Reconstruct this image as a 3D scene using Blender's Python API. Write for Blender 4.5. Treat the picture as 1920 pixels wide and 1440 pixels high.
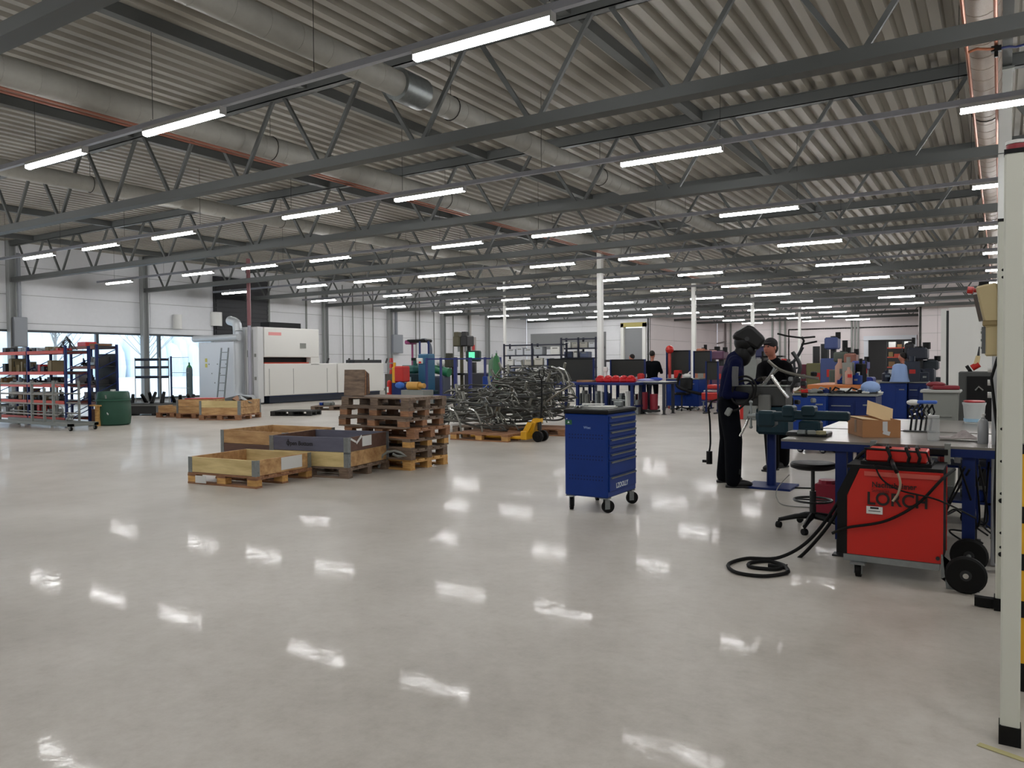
import bpy, math, random
from math import sin, cos, radians, pi, atan2, hypot
from mathutils import Vector, Matrix, Euler
random.seed(7)
for o in list(bpy.data.objects): bpy.data.objects.remove(o)
S = bpy.context.scene
COL = S.collection
# ------------------------------------------------------------------ camera
FPX, YAW, PITCH, ROLL, CAMH = 1446.5, radians(32.309), radians(-1.451), radians(-0.459), 1.4
_f0 = Vector((-sin(YAW), cos(YAW), 0)); _r0 = Vector((cos(YAW), sin(YAW), 0)); _u0 = Vector((0, 0, 1))
FW = _f0*cos(PITCH)+_u0*sin(PITCH); _u = _r0.cross(FW)
RT = _r0*cos(ROLL)+_u*sin(ROLL); UP = -_r0*sin(ROLL)+_u*cos(ROLL)
cam = bpy.data.cameras.new('camera'); cam.lens = 36*FPX/1920; cam.sensor_width = 36; cam.clip_end = 500
co = bpy.data.objects.new('camera', cam); COL.objects.link(co); S.camera = co
mw = Matrix((RT, UP, -FW)).transposed().to_4x4(); mw.translation = Vector((0, 0, CAMH)); co.matrix_world = mw
# ------------------------------------------------------------------ world, exposure
EXPO = 0.14; LAMP = 58; SKY = 2.5
w = bpy.data.worlds.new('sky'); S.world = w; w.use_nodes = True
bg = w.node_tree.nodes['Background']; bg.inputs[0].default_value = (0.78, 0.89, 1.0, 1); bg.inputs[1].default_value = SKY
S.view_settings.view_transform = 'Standard'; S.view_settings.look = 'None'; S.view_settings.gamma = 1
S.view_settings.exposure = EXPO; S.view_settings.use_curve_mapping = False
# ------------------------------------------------------------------ survey helpers: pixel of the photograph -> point of the hall
def ray(px, py): return FW + RT*((px-960)/FPX) - UP*((py-720)/FPX)
def at(px, py, z=0.0):
    d = ray(px, py); t = (z-CAMH)/d.z; return Vector((d.x*t, d.y*t, z))
def atY(px, py, Y):
    d = ray(px, py); t = Y/d.y; return Vector((d.x*t, Y, CAMH+d.z*t))
def atX(px, py, X):
    d = ray(px, py); t = X/d.x; return Vector((X, d.y*t, CAMH+d.z*t))
# ------------------------------------------------------------------ materials
def lin(h):
    if isinstance(h, str):
        h = h.lstrip('#'); c = [int(h[i:i+2], 16)/255 for i in (0, 2, 4)]
        return tuple((x/12.92 if x <= .04045 else ((x+.055)/1.055)**2.4) for x in c)
    return h
MATS = {}
def M(name, col, rough=.5, metal=0, var=0, scale=6, bump=0, emit=0, alpha=1, rnd=0, stretch=(1, 1, 1), trans=0, col2=None, spec=.5):
    if name in MATS: return MATS[name]
    m = bpy.data.materials.new(name); m.use_nodes = True; MATS[name] = m
    nt = m.node_tree; b = nt.nodes['Principled BSDF']; c = lin(col); L = nt.links.new
    b.inputs['Base Color'].default_value = (*c, 1); b.inputs['Roughness'].default_value = rough; b.inputs['Metallic'].default_value = metal
    b.inputs['Specular IOR Level'].default_value = spec
    m.diffuse_color = (*c, 1)
    if emit:
        b.inputs['Emission Color'].default_value = (*c, 1); b.inputs['Emission Strength'].default_value = emit
    if alpha < 1: b.inputs['Alpha'].default_value = alpha
    if trans: b.inputs['Transmission Weight'].default_value = trans
    src = None
    if var or bump or col2:
        tc = nt.nodes.new('ShaderNodeTexCoord'); mp = nt.nodes.new('ShaderNodeMapping'); mp.inputs['Scale'].default_value = stretch
        n = nt.nodes.new('ShaderNodeTexNoise'); n.inputs['Scale'].default_value = scale; n.inputs['Detail'].default_value = 6; n.inputs['Roughness'].default_value = .6
        L(tc.outputs['Object'], mp.inputs[0]); L(mp.outputs[0], n.inputs[0])
        if var or col2:
            r = nt.nodes.new('ShaderNodeValToRGB'); e = r.color_ramp.elements
            e[0].position = .3; e[1].position = .7
            c2 = lin(col2) if col2 else tuple(min(1, x*(1+var)) for x in c)
            e[0].color = (*(tuple(x*(1-var) for x in c)), 1); e[1].color = (*c2, 1)
            L(n.outputs[0], r.inputs[0]); src = r.outputs[0]
        if bump:
            bp = nt.nodes.new('ShaderNodeBump'); bp.inputs['Strength'].default_value = bump; bp.inputs['Distance'].default_value = .01
            L(n.outputs[0], bp.inputs['Height']); L(bp.outputs[0], b.inputs['Normal'])
    if rnd:
        oi = nt.nodes.new('ShaderNodeObjectInfo'); hs = nt.nodes.new('ShaderNodeHueSaturation')
        mr = nt.nodes.new('ShaderNodeMapRange'); mr.inputs['To Min'].default_value = 1-rnd; mr.inputs['To Max'].default_value = 1+rnd
        L(oi.outputs['Random'], mr.inputs[0]); L(mr.outputs[0], hs.inputs['Value'])
        if src: L(src, hs.inputs['Color'])
        else: hs.inputs['Color'].default_value = (*c, 1)
        src = hs.outputs[0]
    if src: L(src, b.inputs['Base Color'])
    return m
def floor_mat():
    m = bpy.data.materials.new('polished_concrete'); m.use_nodes = True; nt = m.node_tree; b = nt.nodes['Principled BSDF']; L = nt.links.new
    tc = nt.nodes.new('ShaderNodeTexCoord')
    def noise(sc, det=6, ro=.6):
        n = nt.nodes.new('ShaderNodeTexNoise'); n.inputs['Scale'].default_value = sc; n.inputs['Detail'].default_value = det; n.inputs['Roughness'].default_value = ro
        L(tc.outputs['Object'], n.inputs[0]); return n
    n1 = noise(.55, 8); n2 = noise(9, 8, .75); n3 = noise(24, 4)
    r = nt.nodes.new('ShaderNodeValToRGB'); e = r.color_ramp.elements; e[0].position = .3; e[1].position = .72
    e[0].color = (*lin('#aaa49a'), 1); e[1].color = (*lin('#cdc8c0'), 1); L(n1.outputs[0], r.inputs[0])
    r2 = nt.nodes.new('ShaderNodeValToRGB'); f = r2.color_ramp.elements; f[0].position = .3; f[1].position = .62
    f[0].color = (.78, .76, .735, 1); f[1].color = (1, 1, 1, 1); L(n2.outputs[0], r2.inputs[0])
    mx = nt.nodes.new('ShaderNodeMix'); mx.data_type = 'RGBA'; mx.blend_type = 'MULTIPLY'; mx.inputs[0].default_value = 1
    L(r.outputs[0], mx.inputs[6]); L(r2.outputs[0], mx.inputs[7]); L(mx.outputs[2], b.inputs['Base Color'])
    b.inputs['Roughness'].default_value = .42; b.inputs['Specular IOR Level'].default_value = .3
    rr = nt.nodes.new('ShaderNodeMapRange'); rr.inputs['To Min'].default_value = .02; rr.inputs['To Max'].default_value = .26
    rr.inputs['From Min'].default_value = .42; rr.inputs['From Max'].default_value = .68; L(n2.outputs[0], rr.inputs[0])
    bp = nt.nodes.new('ShaderNodeBump'); bp.inputs['Strength'].default_value = .06; bp.inputs['Distance'].default_value = .004
    L(n3.outputs[0], bp.inputs['Height']); L(bp.outputs[0], b.inputs['Normal'])
    b2 = nt.nodes.new('ShaderNodeBsdfPrincipled'); b2.inputs['Roughness'].default_value = .045; b2.inputs['Specular IOR Level'].default_value = .3
    L(mx.outputs[2], b2.inputs['Base Color']); L(bp.outputs[0], b2.inputs['Normal'])
    ms = nt.nodes.new('ShaderNodeMixShader'); L(rr.outputs[0], ms.inputs[0]); L(b.outputs[0], ms.inputs[1]); L(b2.outputs[0], ms.inputs[2])
    L(ms.outputs[0], nt.nodes['Material Output'].inputs[0])
    return m
# ------------------------------------------------------------------ mesh builder
class MB:
    def __init__(s): s.v = []; s.f = []
    def add(s, vs, fs, T=None):
        k = len(s.v)
        for p in vs:
            p = Vector(p); s.v.append(tuple(T @ p if T is not None else p))
        for f in fs: s.f.append(tuple(i+k for i in f))
        return s
    def box(s, cx, cy, cz, sx, sy, sz, rz=0, rx=0, ry=0):
        T = Matrix.Translation((cx, cy, cz)) @ Euler((rx, ry, rz)).to_matrix().to_4x4()
        a, b, c = sx/2, sy/2, sz/2
        return s.add([(-a, -b, -c), (a, -b, -c), (a, b, -c), (-a, b, -c), (-a, -b, c), (a, -b, c), (a, b, c), (-a, b, c)],
                     [(0, 3, 2, 1), (4, 5, 6, 7), (0, 1, 5, 4), (1, 2, 6, 5), (2, 3, 7, 6), (3, 0, 4, 7)], T)
    def b2(s, x0, x1, y0, y1, z0, z1): return s.box((x0+x1)/2, (y0+y1)/2, (z0+z1)/2, abs(x1-x0), abs(y1-y0), abs(z1-z0))
    def cbox(s, cx, cy, cz, sx, sy, sz, ch, rz=0, rx=0, ry=0):      # box with chamfered edges
        T = Matrix.Translation((cx, cy, cz)) @ Euler((rx, ry, rz)).to_matrix().to_4x4()
        a, b, c = sx/2, sy/2, sz/2; vs = []
        for z, q in ((-c, ch), (-c+ch, 0), (c-ch, 0), (c, ch)):
            for x, y in ((-a+ch, -b+q), (a-ch, -b+q), (a-q, -b+ch), (a-q, b-ch), (a-ch, b-q), (-a+ch, b-q), (-a+q, b-ch), (-a+q, -b+ch)): vs.append((x, y, z))
        fs = [tuple(reversed(range(8))), tuple(range(24, 32))]
        for r in range(3):
            for i in range(8): fs.append((r*8+i, r*8+(i+1) % 8, r*8+8+(i+1) % 8, r*8+8+i))
        return s.add(vs, fs, T)
    def cyl(s, p0, p1, r0, r1=None, n=12, caps=True):
        p0 = Vector(p0); p1 = Vector(p1); r1 = r0 if r1 is None else r1; d = (p1-p0)
        if d.length < 1e-6: return s
        d.normalize(); a = Vector((0, 0, 1)) if abs(d.z) < .9 else Vector((1, 0, 0)); u = d.cross(a).normalized(); w_ = d.cross(u)
        vs = []
        for p, r in ((p0, r0), (p1, r1)):
            for i in range(n): t = 2*pi*i/n; vs.append(p+u*cos(t)*r+w_*sin(t)*r)
        fs = [(i, n+i, n+(i+1) % n, (i+1) % n) for i in range(n)]
        if caps: fs += [tuple(range(n)), tuple(reversed(range(n, 2*n)))]
        return s.add(vs, fs)
    def tube(s, pts, r, n=8, closed=False):
        pts = [Vector(p) for p in pts]; N = len(pts); rs = r if isinstance(r, (list, tuple)) else [r]*N
        k = len(s.v); u = None
        for i, p in enumerate(pts):
            a = pts[i-1] if (i > 0 or closed) else p; b = pts[(i+1) % N] if (i < N-1 or closed) else p
            d = (b-a).normalized() if (b-a).length > 1e-9 else Vector((0, 0, 1))
            if u is None: u = d.cross(Vector((0, 0, 1)) if abs(d.z) < .9 else Vector((1, 0, 0))).normalized()
            else:
                u = u-d*u.dot(d)
                u = u.normalized() if u.length > 1e-6 else d.cross(Vector((1, 0, 0))).normalized()
            w_ = d.cross(u)
            for j in range(n): t = 2*pi*j/n; s.v.append(tuple(p+u*cos(t)*rs[i]+w_*sin(t)*rs[i]))
        for i in range(N if closed else N-1):
            q = ((i+1) % N)*n; o = i*n
            for j in range(n): s.f.append((k+o+j, k+o+(j+1) % n, k+q+(j+1) % n, k+q+j))
        if not closed:
            s.f.append(tuple(k+j for j in reversed(range(n)))); s.f.append(tuple(k+(N-1)*n+j for j in range(n)))
        return s
    def lathe(s, prof, n=16, T=None):
        k = len(prof); vs = []
        for i in range(n):
            t = 2*pi*i/n
            for r, z in prof: vs.append((r*cos(t), r*sin(t), z))
        fs = []
        for i in range(n):
            j = (i+1) % n
            for q in range(k-1): fs.append((i*k+q, j*k+q, j*k+q+1, i*k+q+1))
        if prof[0][0] > 1e-4: fs.append(tuple(i*k for i in reversed(range(n))))
        if prof[-1][0] > 1e-4: fs.append(tuple(i*k+k-1 for i in range(n)))
        return s.add(vs, fs, T)
    def ball(s, c, r, n=12, m=8, T=None):
        r = (r, r, r) if not isinstance(r, (tuple, list)) else r
        prof = [(sin(pi*i/m), -cos(pi*i/m)) for i in range(m+1)]
        T0 = Matrix.Translation(c) @ (T if T is not None else Matrix.Identity(4)) @ Matrix.Diagonal((*r, 1))
        return s.lathe([(max(a, 1e-5), z) for a, z in prof], n, T0)
    def prism(s, poly, h0, h1, T=None):                              # polygon in x,y extruded along z
        n = len(poly); vs = [(x, y, h0) for x, y in poly]+[(x, y, h1) for x, y in poly]
        fs = [tuple(reversed(range(n))), tuple(range(n, 2*n))]+[(i, (i+1) % n, n+(i+1) % n, n+i) for i in range(n)]
        return s.add(vs, fs, T)
    def build(s, name, mat, parent=None, smooth=False, bevel=0, loc=None, link=True):
        me = bpy.data.meshes.new(name); me.from_pydata(s.v, [], s.f); me.update()
        if mat: me.materials.append(mat)
        if smooth:
            for p in me.polygons: p.use_smooth = True
            try: me.set_sharp_from_angle(angle=radians(38))
            except Exception: pass
        o = bpy.data.objects.new(name, me); COL.objects.link(o)
        if parent: o.parent = parent
        if loc is not None: o.location = loc
        if bevel:
            bv = o.modifiers.new('bevel', 'BEVEL'); bv.width = bevel; bv.segments = 2; bv.limit_method = 'ANGLE'
        return o
def inst(src, parent=None, loc=(0, 0, 0), rot=(0, 0, 0), scale=(1, 1, 1), name=None):
    o = src.copy(); COL.objects.link(o); o.parent = parent; o.location = loc; o.rotation_euler = rot; o.scale = scale
    return o
def tag(o, label, cat, group=None):
    o['label'] = label; o['category'] = cat
    if group: o['group'] = group
    return o
def thing(name, label, cat, loc=(0, 0, 0), rz=0, group=None):
    o = bpy.data.objects.new(name, None); COL.objects.link(o); o.location = loc; o.rotation_euler = (0, 0, rz); o.empty_display_size = .1
    return tag(o, label, cat, group)
def struct(o): o['kind'] = 'structure'; return o
def stuff(o): o['kind'] = 'stuff'; return o
def dup(root, loc, rz=0, label=None, group=None, rot=None):
    r = root.copy(); COL.objects.link(r); r.location = loc; r.rotation_euler = rot if rot else (0, 0, rz)
    if label: r['label'] = label
    if group: r['group'] = group
    for ch in list(root.children):
        c = ch.copy(); COL.objects.link(c); c.parent = r
        for g in list(ch.children):
            d = g.copy(); COL.objects.link(d); d.parent = c
    return r
ORD = ['first', 'second', 'third', 'fourth', 'fifth', 'sixth', 'seventh', 'eighth', 'ninth', 'tenth', 'eleventh', 'twelfth', 'thirteenth', 'fourteenth', 'fifteenth']
def text(body, size, mat, parent, loc, rot, name='lettering', ext=.0008, align='LEFT', sx=1):
    c = bpy.data.curves.new(name, 'FONT'); c.body = body; c.size = size; c.extrude = ext; c.align_x = align; c.offset = size*.02
    tmp = bpy.data.objects.new('t', c); COL.objects.link(tmp); dg = bpy.context.evaluated_depsgraph_get(); dg.update()
    me = bpy.data.meshes.new_from_object(tmp.evaluated_get(dg)); bpy.data.objects.remove(tmp)
    me.materials.clear(); me.materials.append(mat)
    o = bpy.data.objects.new(name, me); COL.objects.link(o); o.parent = parent; o.location = loc; o.rotation_euler = rot; o.scale = (sx, 1, 1); return o
# common materials
galv = M('galvanised_steel', '#8f9494', .42, .75, var=.12, scale=14)
CN = {'box_grey_l': 'light grey', 'box_white_l': 'whitish', 'box_dark': 'near-black', 'box_brown': 'brown', 'red_enamel': 'red', 'blue_enamel': 'blue', 'box_khaki': 'khaki', 'dark_steel': 'dark steel', 'black_plastic': 'black',
      'grey_painted_steel': 'mid grey', 'galvanised_steel': 'silvery', 'white_paint': 'white', 'dark_blue_enamel': 'dark blue', 'navy_enamel': 'navy', 'teal_cast_iron': 'teal', 'chrome': 'shiny', 'bin_blue_grey': 'blue-grey', 'bin_offwhite': 'off-white'}
def cname(m): return CN.get(m.name, m.name.replace('_', ' '))
steelgrey = M('grey_painted_steel', '#7d807c', .5, .15, var=.05)
darkmetal = M('dark_steel', '#3a3b3c', .45, .6, var=.15)
black = M('black_plastic', '#0a0a0b', .5, spec=.25); rubber = M('rubber', '#0e0e0e', .7, spec=.25)
white = M('white_paint', '#dcdcd8', .4); offwhite = M('machine_white', '#dfded9', .35)
blue = M('blue_enamel', '#06307c', .42, var=.05, spec=.35); dblue = M('dark_blue_enamel', '#0a2158', .5, spec=.3)
navy = M('navy_enamel', '#1b2436', .4)
red = M('red_enamel', '#b8221c', .35); orange = M('orange_beam_paint', '#c2452c', .45, rnd=.1); yellow = M('yellow_paint', '#d9a21b', .4)
chrome = M('chrome', '#c9c9c7', .18, 1); greyplastic = M('grey_plastic', '#83857f', .5)
green = M('green_plastic', '#1d4a38', .5, var=.08); teal = M('teal_cast_iron', '#0e2932', .5, var=.15, spec=.3)
copper = M('copper_pipe', '#a8694d', .4, .7); redpipe = M('red_pipe_paint', '#9c6350', .5)
tubemat = M('grey_frame_paint', '#5e5e59', .35, .7, rnd=.45)
# ================================================================== the hall
XW, YB, YF, ZD = -29.3, 48.4, 63.0, 5.84
XR, YN = 12.0, -16.0
CX = [-1.365, -2.855, -3.846, -5.325, -6.315, -7.3, -8.78]
TY = [3.61+4.943*k for k in range(12)]                      # truss lines
LY = [1.105+4.943*k for k in range(13)]+[-3.84]                     # light rails; first and last entries are unseen rows added to light the foreground
# floor
fl = struct(MB().b2(XW, XR, YN, YF, -.12, 0).build('floor', floor_mat()))
# storeroom behind the door and snowy yard outside
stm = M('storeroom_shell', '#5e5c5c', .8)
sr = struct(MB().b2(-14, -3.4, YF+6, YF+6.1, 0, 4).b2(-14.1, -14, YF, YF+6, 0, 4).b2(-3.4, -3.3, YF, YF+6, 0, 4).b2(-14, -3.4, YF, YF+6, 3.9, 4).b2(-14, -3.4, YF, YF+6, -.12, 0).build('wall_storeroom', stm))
# ceiling: trapezoidal steel deck, ribs run towards the far wall
deckm = M('deck_steel', '#9e9a90', .55, .0, var=.05, scale=3, stretch=(1, .15, 1))
m = MB(); P = .285; x = XW; prof = []
while x < XR:
    prof += [(x, ZD), (x+.12, ZD), (x+.155, ZD+.11), (x+.25, ZD+.11)]; x += P
prof.append((x, ZD))
n = len(prof)
m.v = [(a, YN, b) for a, b in prof]+[(a, YF, b) for a, b in prof]
m.f = [(i, i+1, n+i+1, n+i) for i in range(n-1)]
struct(m.build('ceiling', deckm))
struct(MB().b2(XW-.3, XR+.3, YN-.3, YF+.3, ZD+.2, ZD+.3).build('trim_4', steelgrey))
# walls of horizontal sandwich panels
wallm = M('wall_panel', '#dfe0e3', .5, 0, rnd=.03, var=.02); wallp = M('far_wall_panel', '#d8cfd0', .55, rnd=.03)
corem = M('wall_joint', '#8f908e', .7)
def panel_wall(name, x0, y0, x1, y1, holes=(), mat=wallm, L=5.0, Hp=1.0, z0=0, z1=6.0, thick=.16):
    """straight wall from (x0,y0) to (x1,y1), panels on its inner (left-hand) side; holes = (s0,s1,z0,z1)"""
    d = Vector((x1-x0, y1-y0, 0)); LEN = d.length; d.normalize(); nrm = Vector((-d.y, d.x, 0)); ang = atan2(d.y, d.x)
    root = None
    # backing core, built in strips round the holes
    cuts = sorted({0, LEN, *[h[0] for h in holes], *[h[1] for h in holes]})
    m = MB(); T = Matrix.Translation((x0, y0, 0)) @ Matrix.Rotation(ang, 4, 'Z')
    for a, b in zip(cuts, cuts[1:]):
        hs = [h for h in holes if h[0] <= a+1e-3 and h[1] >= b-1e-3]
        zs = [(z0, z1)]
        for h in hs:
            nz = []
            for p, q in zs:
                if h[2] > p: nz.append((p, min(q, h[2])))
                if h[3] < q: nz.append((max(p, h[3]), q))
            zs = nz
        for p, q in zs:
            k = MB().b2(a, b, -thick, -.03, p, q); m.add(k.v, k.f, T)
    root = struct(m.build(name, corem))
    cache = {}
    zz = z0
    rows = []
    while zz < z1-.01: rows.append((zz, min(zz+Hp, z1))); zz += Hp
    edges = sorted({z0, z1, *[h[2] for h in holes], *[h[3] for h in holes]})
    for (za, zb) in rows:
        s = 0
        while s < LEN-.01:
            e = min(s+L, LEN)
            segs = [(s, e, za, zb)]
            for h in holes:
                out = []
                for (a, b, c, d_) in segs:
                    if h[1] <= a or h[0] >= b or h[3] <= c or h[2] >= d_: out.append((a, b, c, d_)); continue
                    if h[0] > a: out.append((a, h[0], c, d_))
                    if h[1] < b: out.append((h[1], b, c, d_))
                    a2, b2 = max(a, h[0]), min(b, h[1])
                    if h[2] > c: out.append((a2, b2, c, h[2]))
                    if h[3] < d_: out.append((a2, b2, h[3], d_))
                segs = out
            for (a, b, c, d_) in segs:
                if b-a < .06 or d_-c < .04: continue
                key = (round(b-a, 3), round(d_-c, 3))
                if key not in cache:
                    k = MB(); k.b2(.006, b-a-.006, -.03, 0, .008, d_-c-.008)
                    cache[key] = k.build('panel', mat); o = cache[key]; o.parent = root
                else: o = inst(cache[key], root)
                o.location = T @ Vector((a, 0, c)); o.rotation_euler = (0, 0, ang)
            s = e
    return root
WZ0, WZ1 = .12, 2.76
WY0, WY1 = 3.6, 21.75
# left wall (panels face +X): run from far to near so that the inner side is on the left hand
panel_wall('wall_left', XW, YB, XW, YN, holes=[(YB-WY1, YB-WY0, WZ0, WZ1)], L=4.94)
XC1, XC2 = atY(1218, 690, YB).x, atY(1752, 690, YF).x
DR = (atY(1172, 690, YB).x, atY(1207, 690, YB).x)
panel_wall('wall_back', XC1, YB, XW, YB, holes=[(XC1-DR[1], XC1-DR[0], 0, 3.9)], L=5)
panel_wall('wall_recess', XC1, YF, XC1, YB, mat=wallp)
fd = (atY(1628, 690, YF).x, atY(1710, 690, YF).x)
panel_wall('wall_far', XC2, YF, XC1, YF, holes=[(XC2-fd[1], XC2-fd[0], 0, 3.0)], mat=wallp)
panel_wall('wall_side', XC2, 50, XC2, YF, mat=wallp)
panel_wall('wall_step', XR, 50, XC2, 50, mat=wallp)
panel_wall('wall_right', XR, YN, XR, 50, L=8, Hp=2)
panel_wall('wall_near', XW, YN, XR, YN, L=8, Hp=2)
# wall_left columns, baseboard
colm = M('column_grey', '#9a9d9c', .5, .1)
for i, y in enumerate([3.61, 8.55, 13.49, 18.43, 28.3, 33.25, 38.2, 43.1]):
    k = MB().b2(XW+.01, XW+.25, y-.12, y-.1, 0, ZD).b2(XW+.01, XW+.25, y+.1, y+.12, 0, ZD).b2(XW+.12, XW+.14, y-.1, y+.1, 0, ZD)
    c = struct(k.build('trim_%d' % (10+i), colm))
struct(MB().b2(XW, XW+.04, WY1+.1, YB, 0, .12).build('baseboard_left', steelgrey))
struct(MB().b2(XW, XC1, YB-.04, YB, 0, .12).build('baseboard_back', steelgrey))
# ribbon windows in the left wall
glass = bpy.data.materials.new('window_glass'); glass.use_nodes = True; nt = glass.node_tree; nt.nodes.clear()
_o = nt.nodes.new('ShaderNodeOutputMaterial'); _mx = nt.nodes.new('ShaderNodeMixShader'); _t = nt.nodes.new('ShaderNodeBsdfTransparent'); _g = nt.nodes.new('ShaderNodeBsdfGlossy')
_g.inputs['Roughness'].default_value = .02; _fr = nt.nodes.new('ShaderNodeFresnel'); _t.inputs[0].default_value = (.93, .97, 1, 1)
nt.links.new(_fr.outputs[0], _mx.inputs[0]); nt.links.new(_t.outputs[0], _mx.inputs[1]); nt.links.new(_g.outputs[0], _mx.inputs[2]); nt.links.new(_mx.outputs[0], _o.inputs[0])
framem = M('window_frame', '#3c4248', .45)
ys = [WY0+2.593*i for i in range(8)]
for i in range(7):
    a, b = ys[i], ys[i+1]
    k = MB().b2(XW-.12, XW+.02, a, a+.05, WZ0, WZ1).b2(XW-.12, XW+.02, b-.05, b, WZ0, WZ1).b2(XW-.12, XW+.02, a, b, WZ0, WZ0+.06).b2(XW-.12, XW+.03, a, b, WZ1-.07, WZ1)
    f = struct(k.build('window_%d' % (i+1), framem))
    MB().b2(XW-.06, XW-.05, a+.05, b-.05, WZ0+.06, WZ1-.07).build('pane', glass, f)
    MB().b2(XW-.16, XW+.06, a, b, WZ0-.03, WZ0).build('sill', steelgrey, f)
# dark louvred opening above the laser cutter
dk = struct(MB().b2(XW, XW+.1, WY1, 24.75, 2.55, ZD-.45).build('trim_1', M('dark_cladding', '#232428', .6)))
for q in range(14):
    MB().b2(XW+.1, XW+.13, WY1+.08, 24.67, 2.65+q*.2, 2.79+q*.2).build('panel', MATS['dark_cladding'], dk)
# grey roller door in the back wall
dm = M('roller_door', '#85878a', .5)
d1 = struct(MB().b2(DR[0], DR[1], YB+.02, YB+.06, 0, 3.8).build('door_1', dm))
for q in range(19): MB().b2(DR[0], DR[1], YB, YB+.025, q*.2+.01, q*.2+.19).build('slat', dm, d1)
tr = struct(MB().b2(DR[0]-.22, DR[0], YB-.25, YB, 0, 4.1).b2(DR[1], DR[1]+.22, YB-.25, YB, 0, 4.1).build('trim_2', white))
MB().b2(DR[0]-.22, DR[1]+.22, YB-.25, YB, 3.85, 4.15).build('lintel', M('ochre_lintel', '#a89d5c', .6), tr)
# doorway to the storeroom
tr = struct(MB().b2(fd[0]-.3, fd[0], YF-.1, YF, 0, 3.0).b2(fd[1], fd[1]+.3, YF-.1, YF, 0, 3.0).b2(fd[0]-.3, fd[1]+.3, YF-.25, YF, 3.0, 3.3).build('trim_3', M('door_frame_white', '#d5d9e0', .5)))
# steel brace cross on the far wall
brc = M('brace_brown', '#6d6262', .6)
for i, (pa, pb) in enumerate([((1265, 615), (1300, 655)), ((1335, 612), (1300, 655)), ((1300, 655), (1362, 640))]):
    a = atY(*pa, YF-.12); b = atY(*pb, YF-.12); struct(MB().cyl(a, b, .05).build('trim_%d' % (30+i), brc))
for i, px in enumerate([1250, 1360, 1370, 1448, 1462, 1472, 1597, 1603, 1609]):
    a = atY(px, 640, YF-.08); struct(MB().b2(a.x-.06, a.x+.06, a.y-.06, a.y+.06, .0, ZD).build('trim_%d' % (40+i), brc if px in (1250, 1360) else steelgrey))
# ------------------------------------------------------------------ roof trusses
trm = M('truss_paint', '#5b5e5d', .55, .1)
zb0, zb1, zt0, zt1 = 4.42, 4.565, 5.65, ZD
NX = [-1.25+1.895*i for i in range(-14, 7)]
for r, (a, b) in enumerate([(0, 0)]): pass
cw = MB().box(0, 0, 0, .055, .05, 1).build('web_member', trm); COL.objects.unlink(cw)
for k, ty in enumerate(TY):
    xa = XW+.25 if ty < YB else XC1
    xb = XR if ty < 50 else XC2
    if ty > YF: continue
    t = thing('roof_truss', 'grey steel roof truss with zigzag webs, %s from the camera' % (['nearest', 'second', 'third', 'fourth', 'fifth', 'sixth', 'seventh', 'eighth', 'ninth', 'tenth', 'eleventh', 'twelfth'][k]), 'roof truss', (0, ty, 0), 0, 'steel roof trusses across the hall')
    MB().b2(xa, xb, -.10, .10, zt1-.015, zt1-.002).b2(xa, xb, -.07, -.055, zt0, zt1-.015).b2(xa, xb, .055, .07, zt0, zt1-.015).b2(xa, xb, -.07, .07, zt0, zt0+.012).build('top_chord', trm, t)
    MB().b2(xa, xb, -.07, -.055, zb0, zb1).b2(xa, xb, .055, .07, zb0, zb1).b2(xa, xb, -.1, .1, zb0-.01, zb0+.004).build('bottom_chord', trm, t)
    for nx in NX:
        for sgn in (-1, 1):
            x0, x1 = nx+sgn*.06, nx+sgn*(.947-.12)
            if min(x0, x1) < xa or max(x0, x1) > xb: continue
            dz = zt0+.03-(zb1-.05); L = hypot(x1-x0, dz)
            inst(cw, t, ((x0+x1)/2, 0, (zt0+.03+zb1-.05)/2), (0, atan2(x1-x0, dz), 0), (1, 1, L))
bpy.data.objects.remove(cw)
# longitudinal purlins under the deck
for i, px in enumerate([-27.5, -22.9, -18.31, -13.72, -9.13, -4.54, .05, 4.64, 9.2]):
    y1 = YB if px < XC1 else (YF if px < XC2 else 50)
    tag(MB().b2(px-.07, px+.07, YN, y1, zt0+.03, zt1-.004).build('roof_purlin', trm), 'long grey roof beam running away under the deck, %s from the left wall' % ORD[i], 'roof beam', 'long beams under the deck')
# ------------------------------------------------------------------ light rails and lamps
railm = M('light_rail', '#b2b6c2', .45, 0); lampm = M('lamp_diffuser', '#ffffff', .4, emit=LAMP); housem = M('lamp_housing', '#c9cacb', .4)
LZ = 4.44
colsx = [.115, 1.11, 2.6, 3.6, 5.08, 7.0]
cxs = [c*3.04 for c in CX[::-1]]+[.35, 3.37, 6.6, 9.6]  # last three lamp columns are unseen, added for their light
def lamp_proto():
    t = thing('linear_lamp', 'x', 'ceiling light')
    MB().box(0, 0, .055, 1.58, .094, .05).build('housing', housem, t)
    d = MB(); pr = [(-.046, .03), (-.045, -.002), (-.03, -.02), (0, -.026), (.03, -.02), (.045, -.002), (.046, .03)]
    d.prism(pr, -.775, .775, Matrix(((0, 0, 1, 0), (1, 0, 0, 0), (0, 1, 0, 0), (0, 0, 0, 1)))).build('diffuser', lampm, t)
    for s in (-1, 1): MB().box(s*.782, 0, .018, .014, .096, .07).build('end_cap', housem, t)
    return t
LP = None
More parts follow.
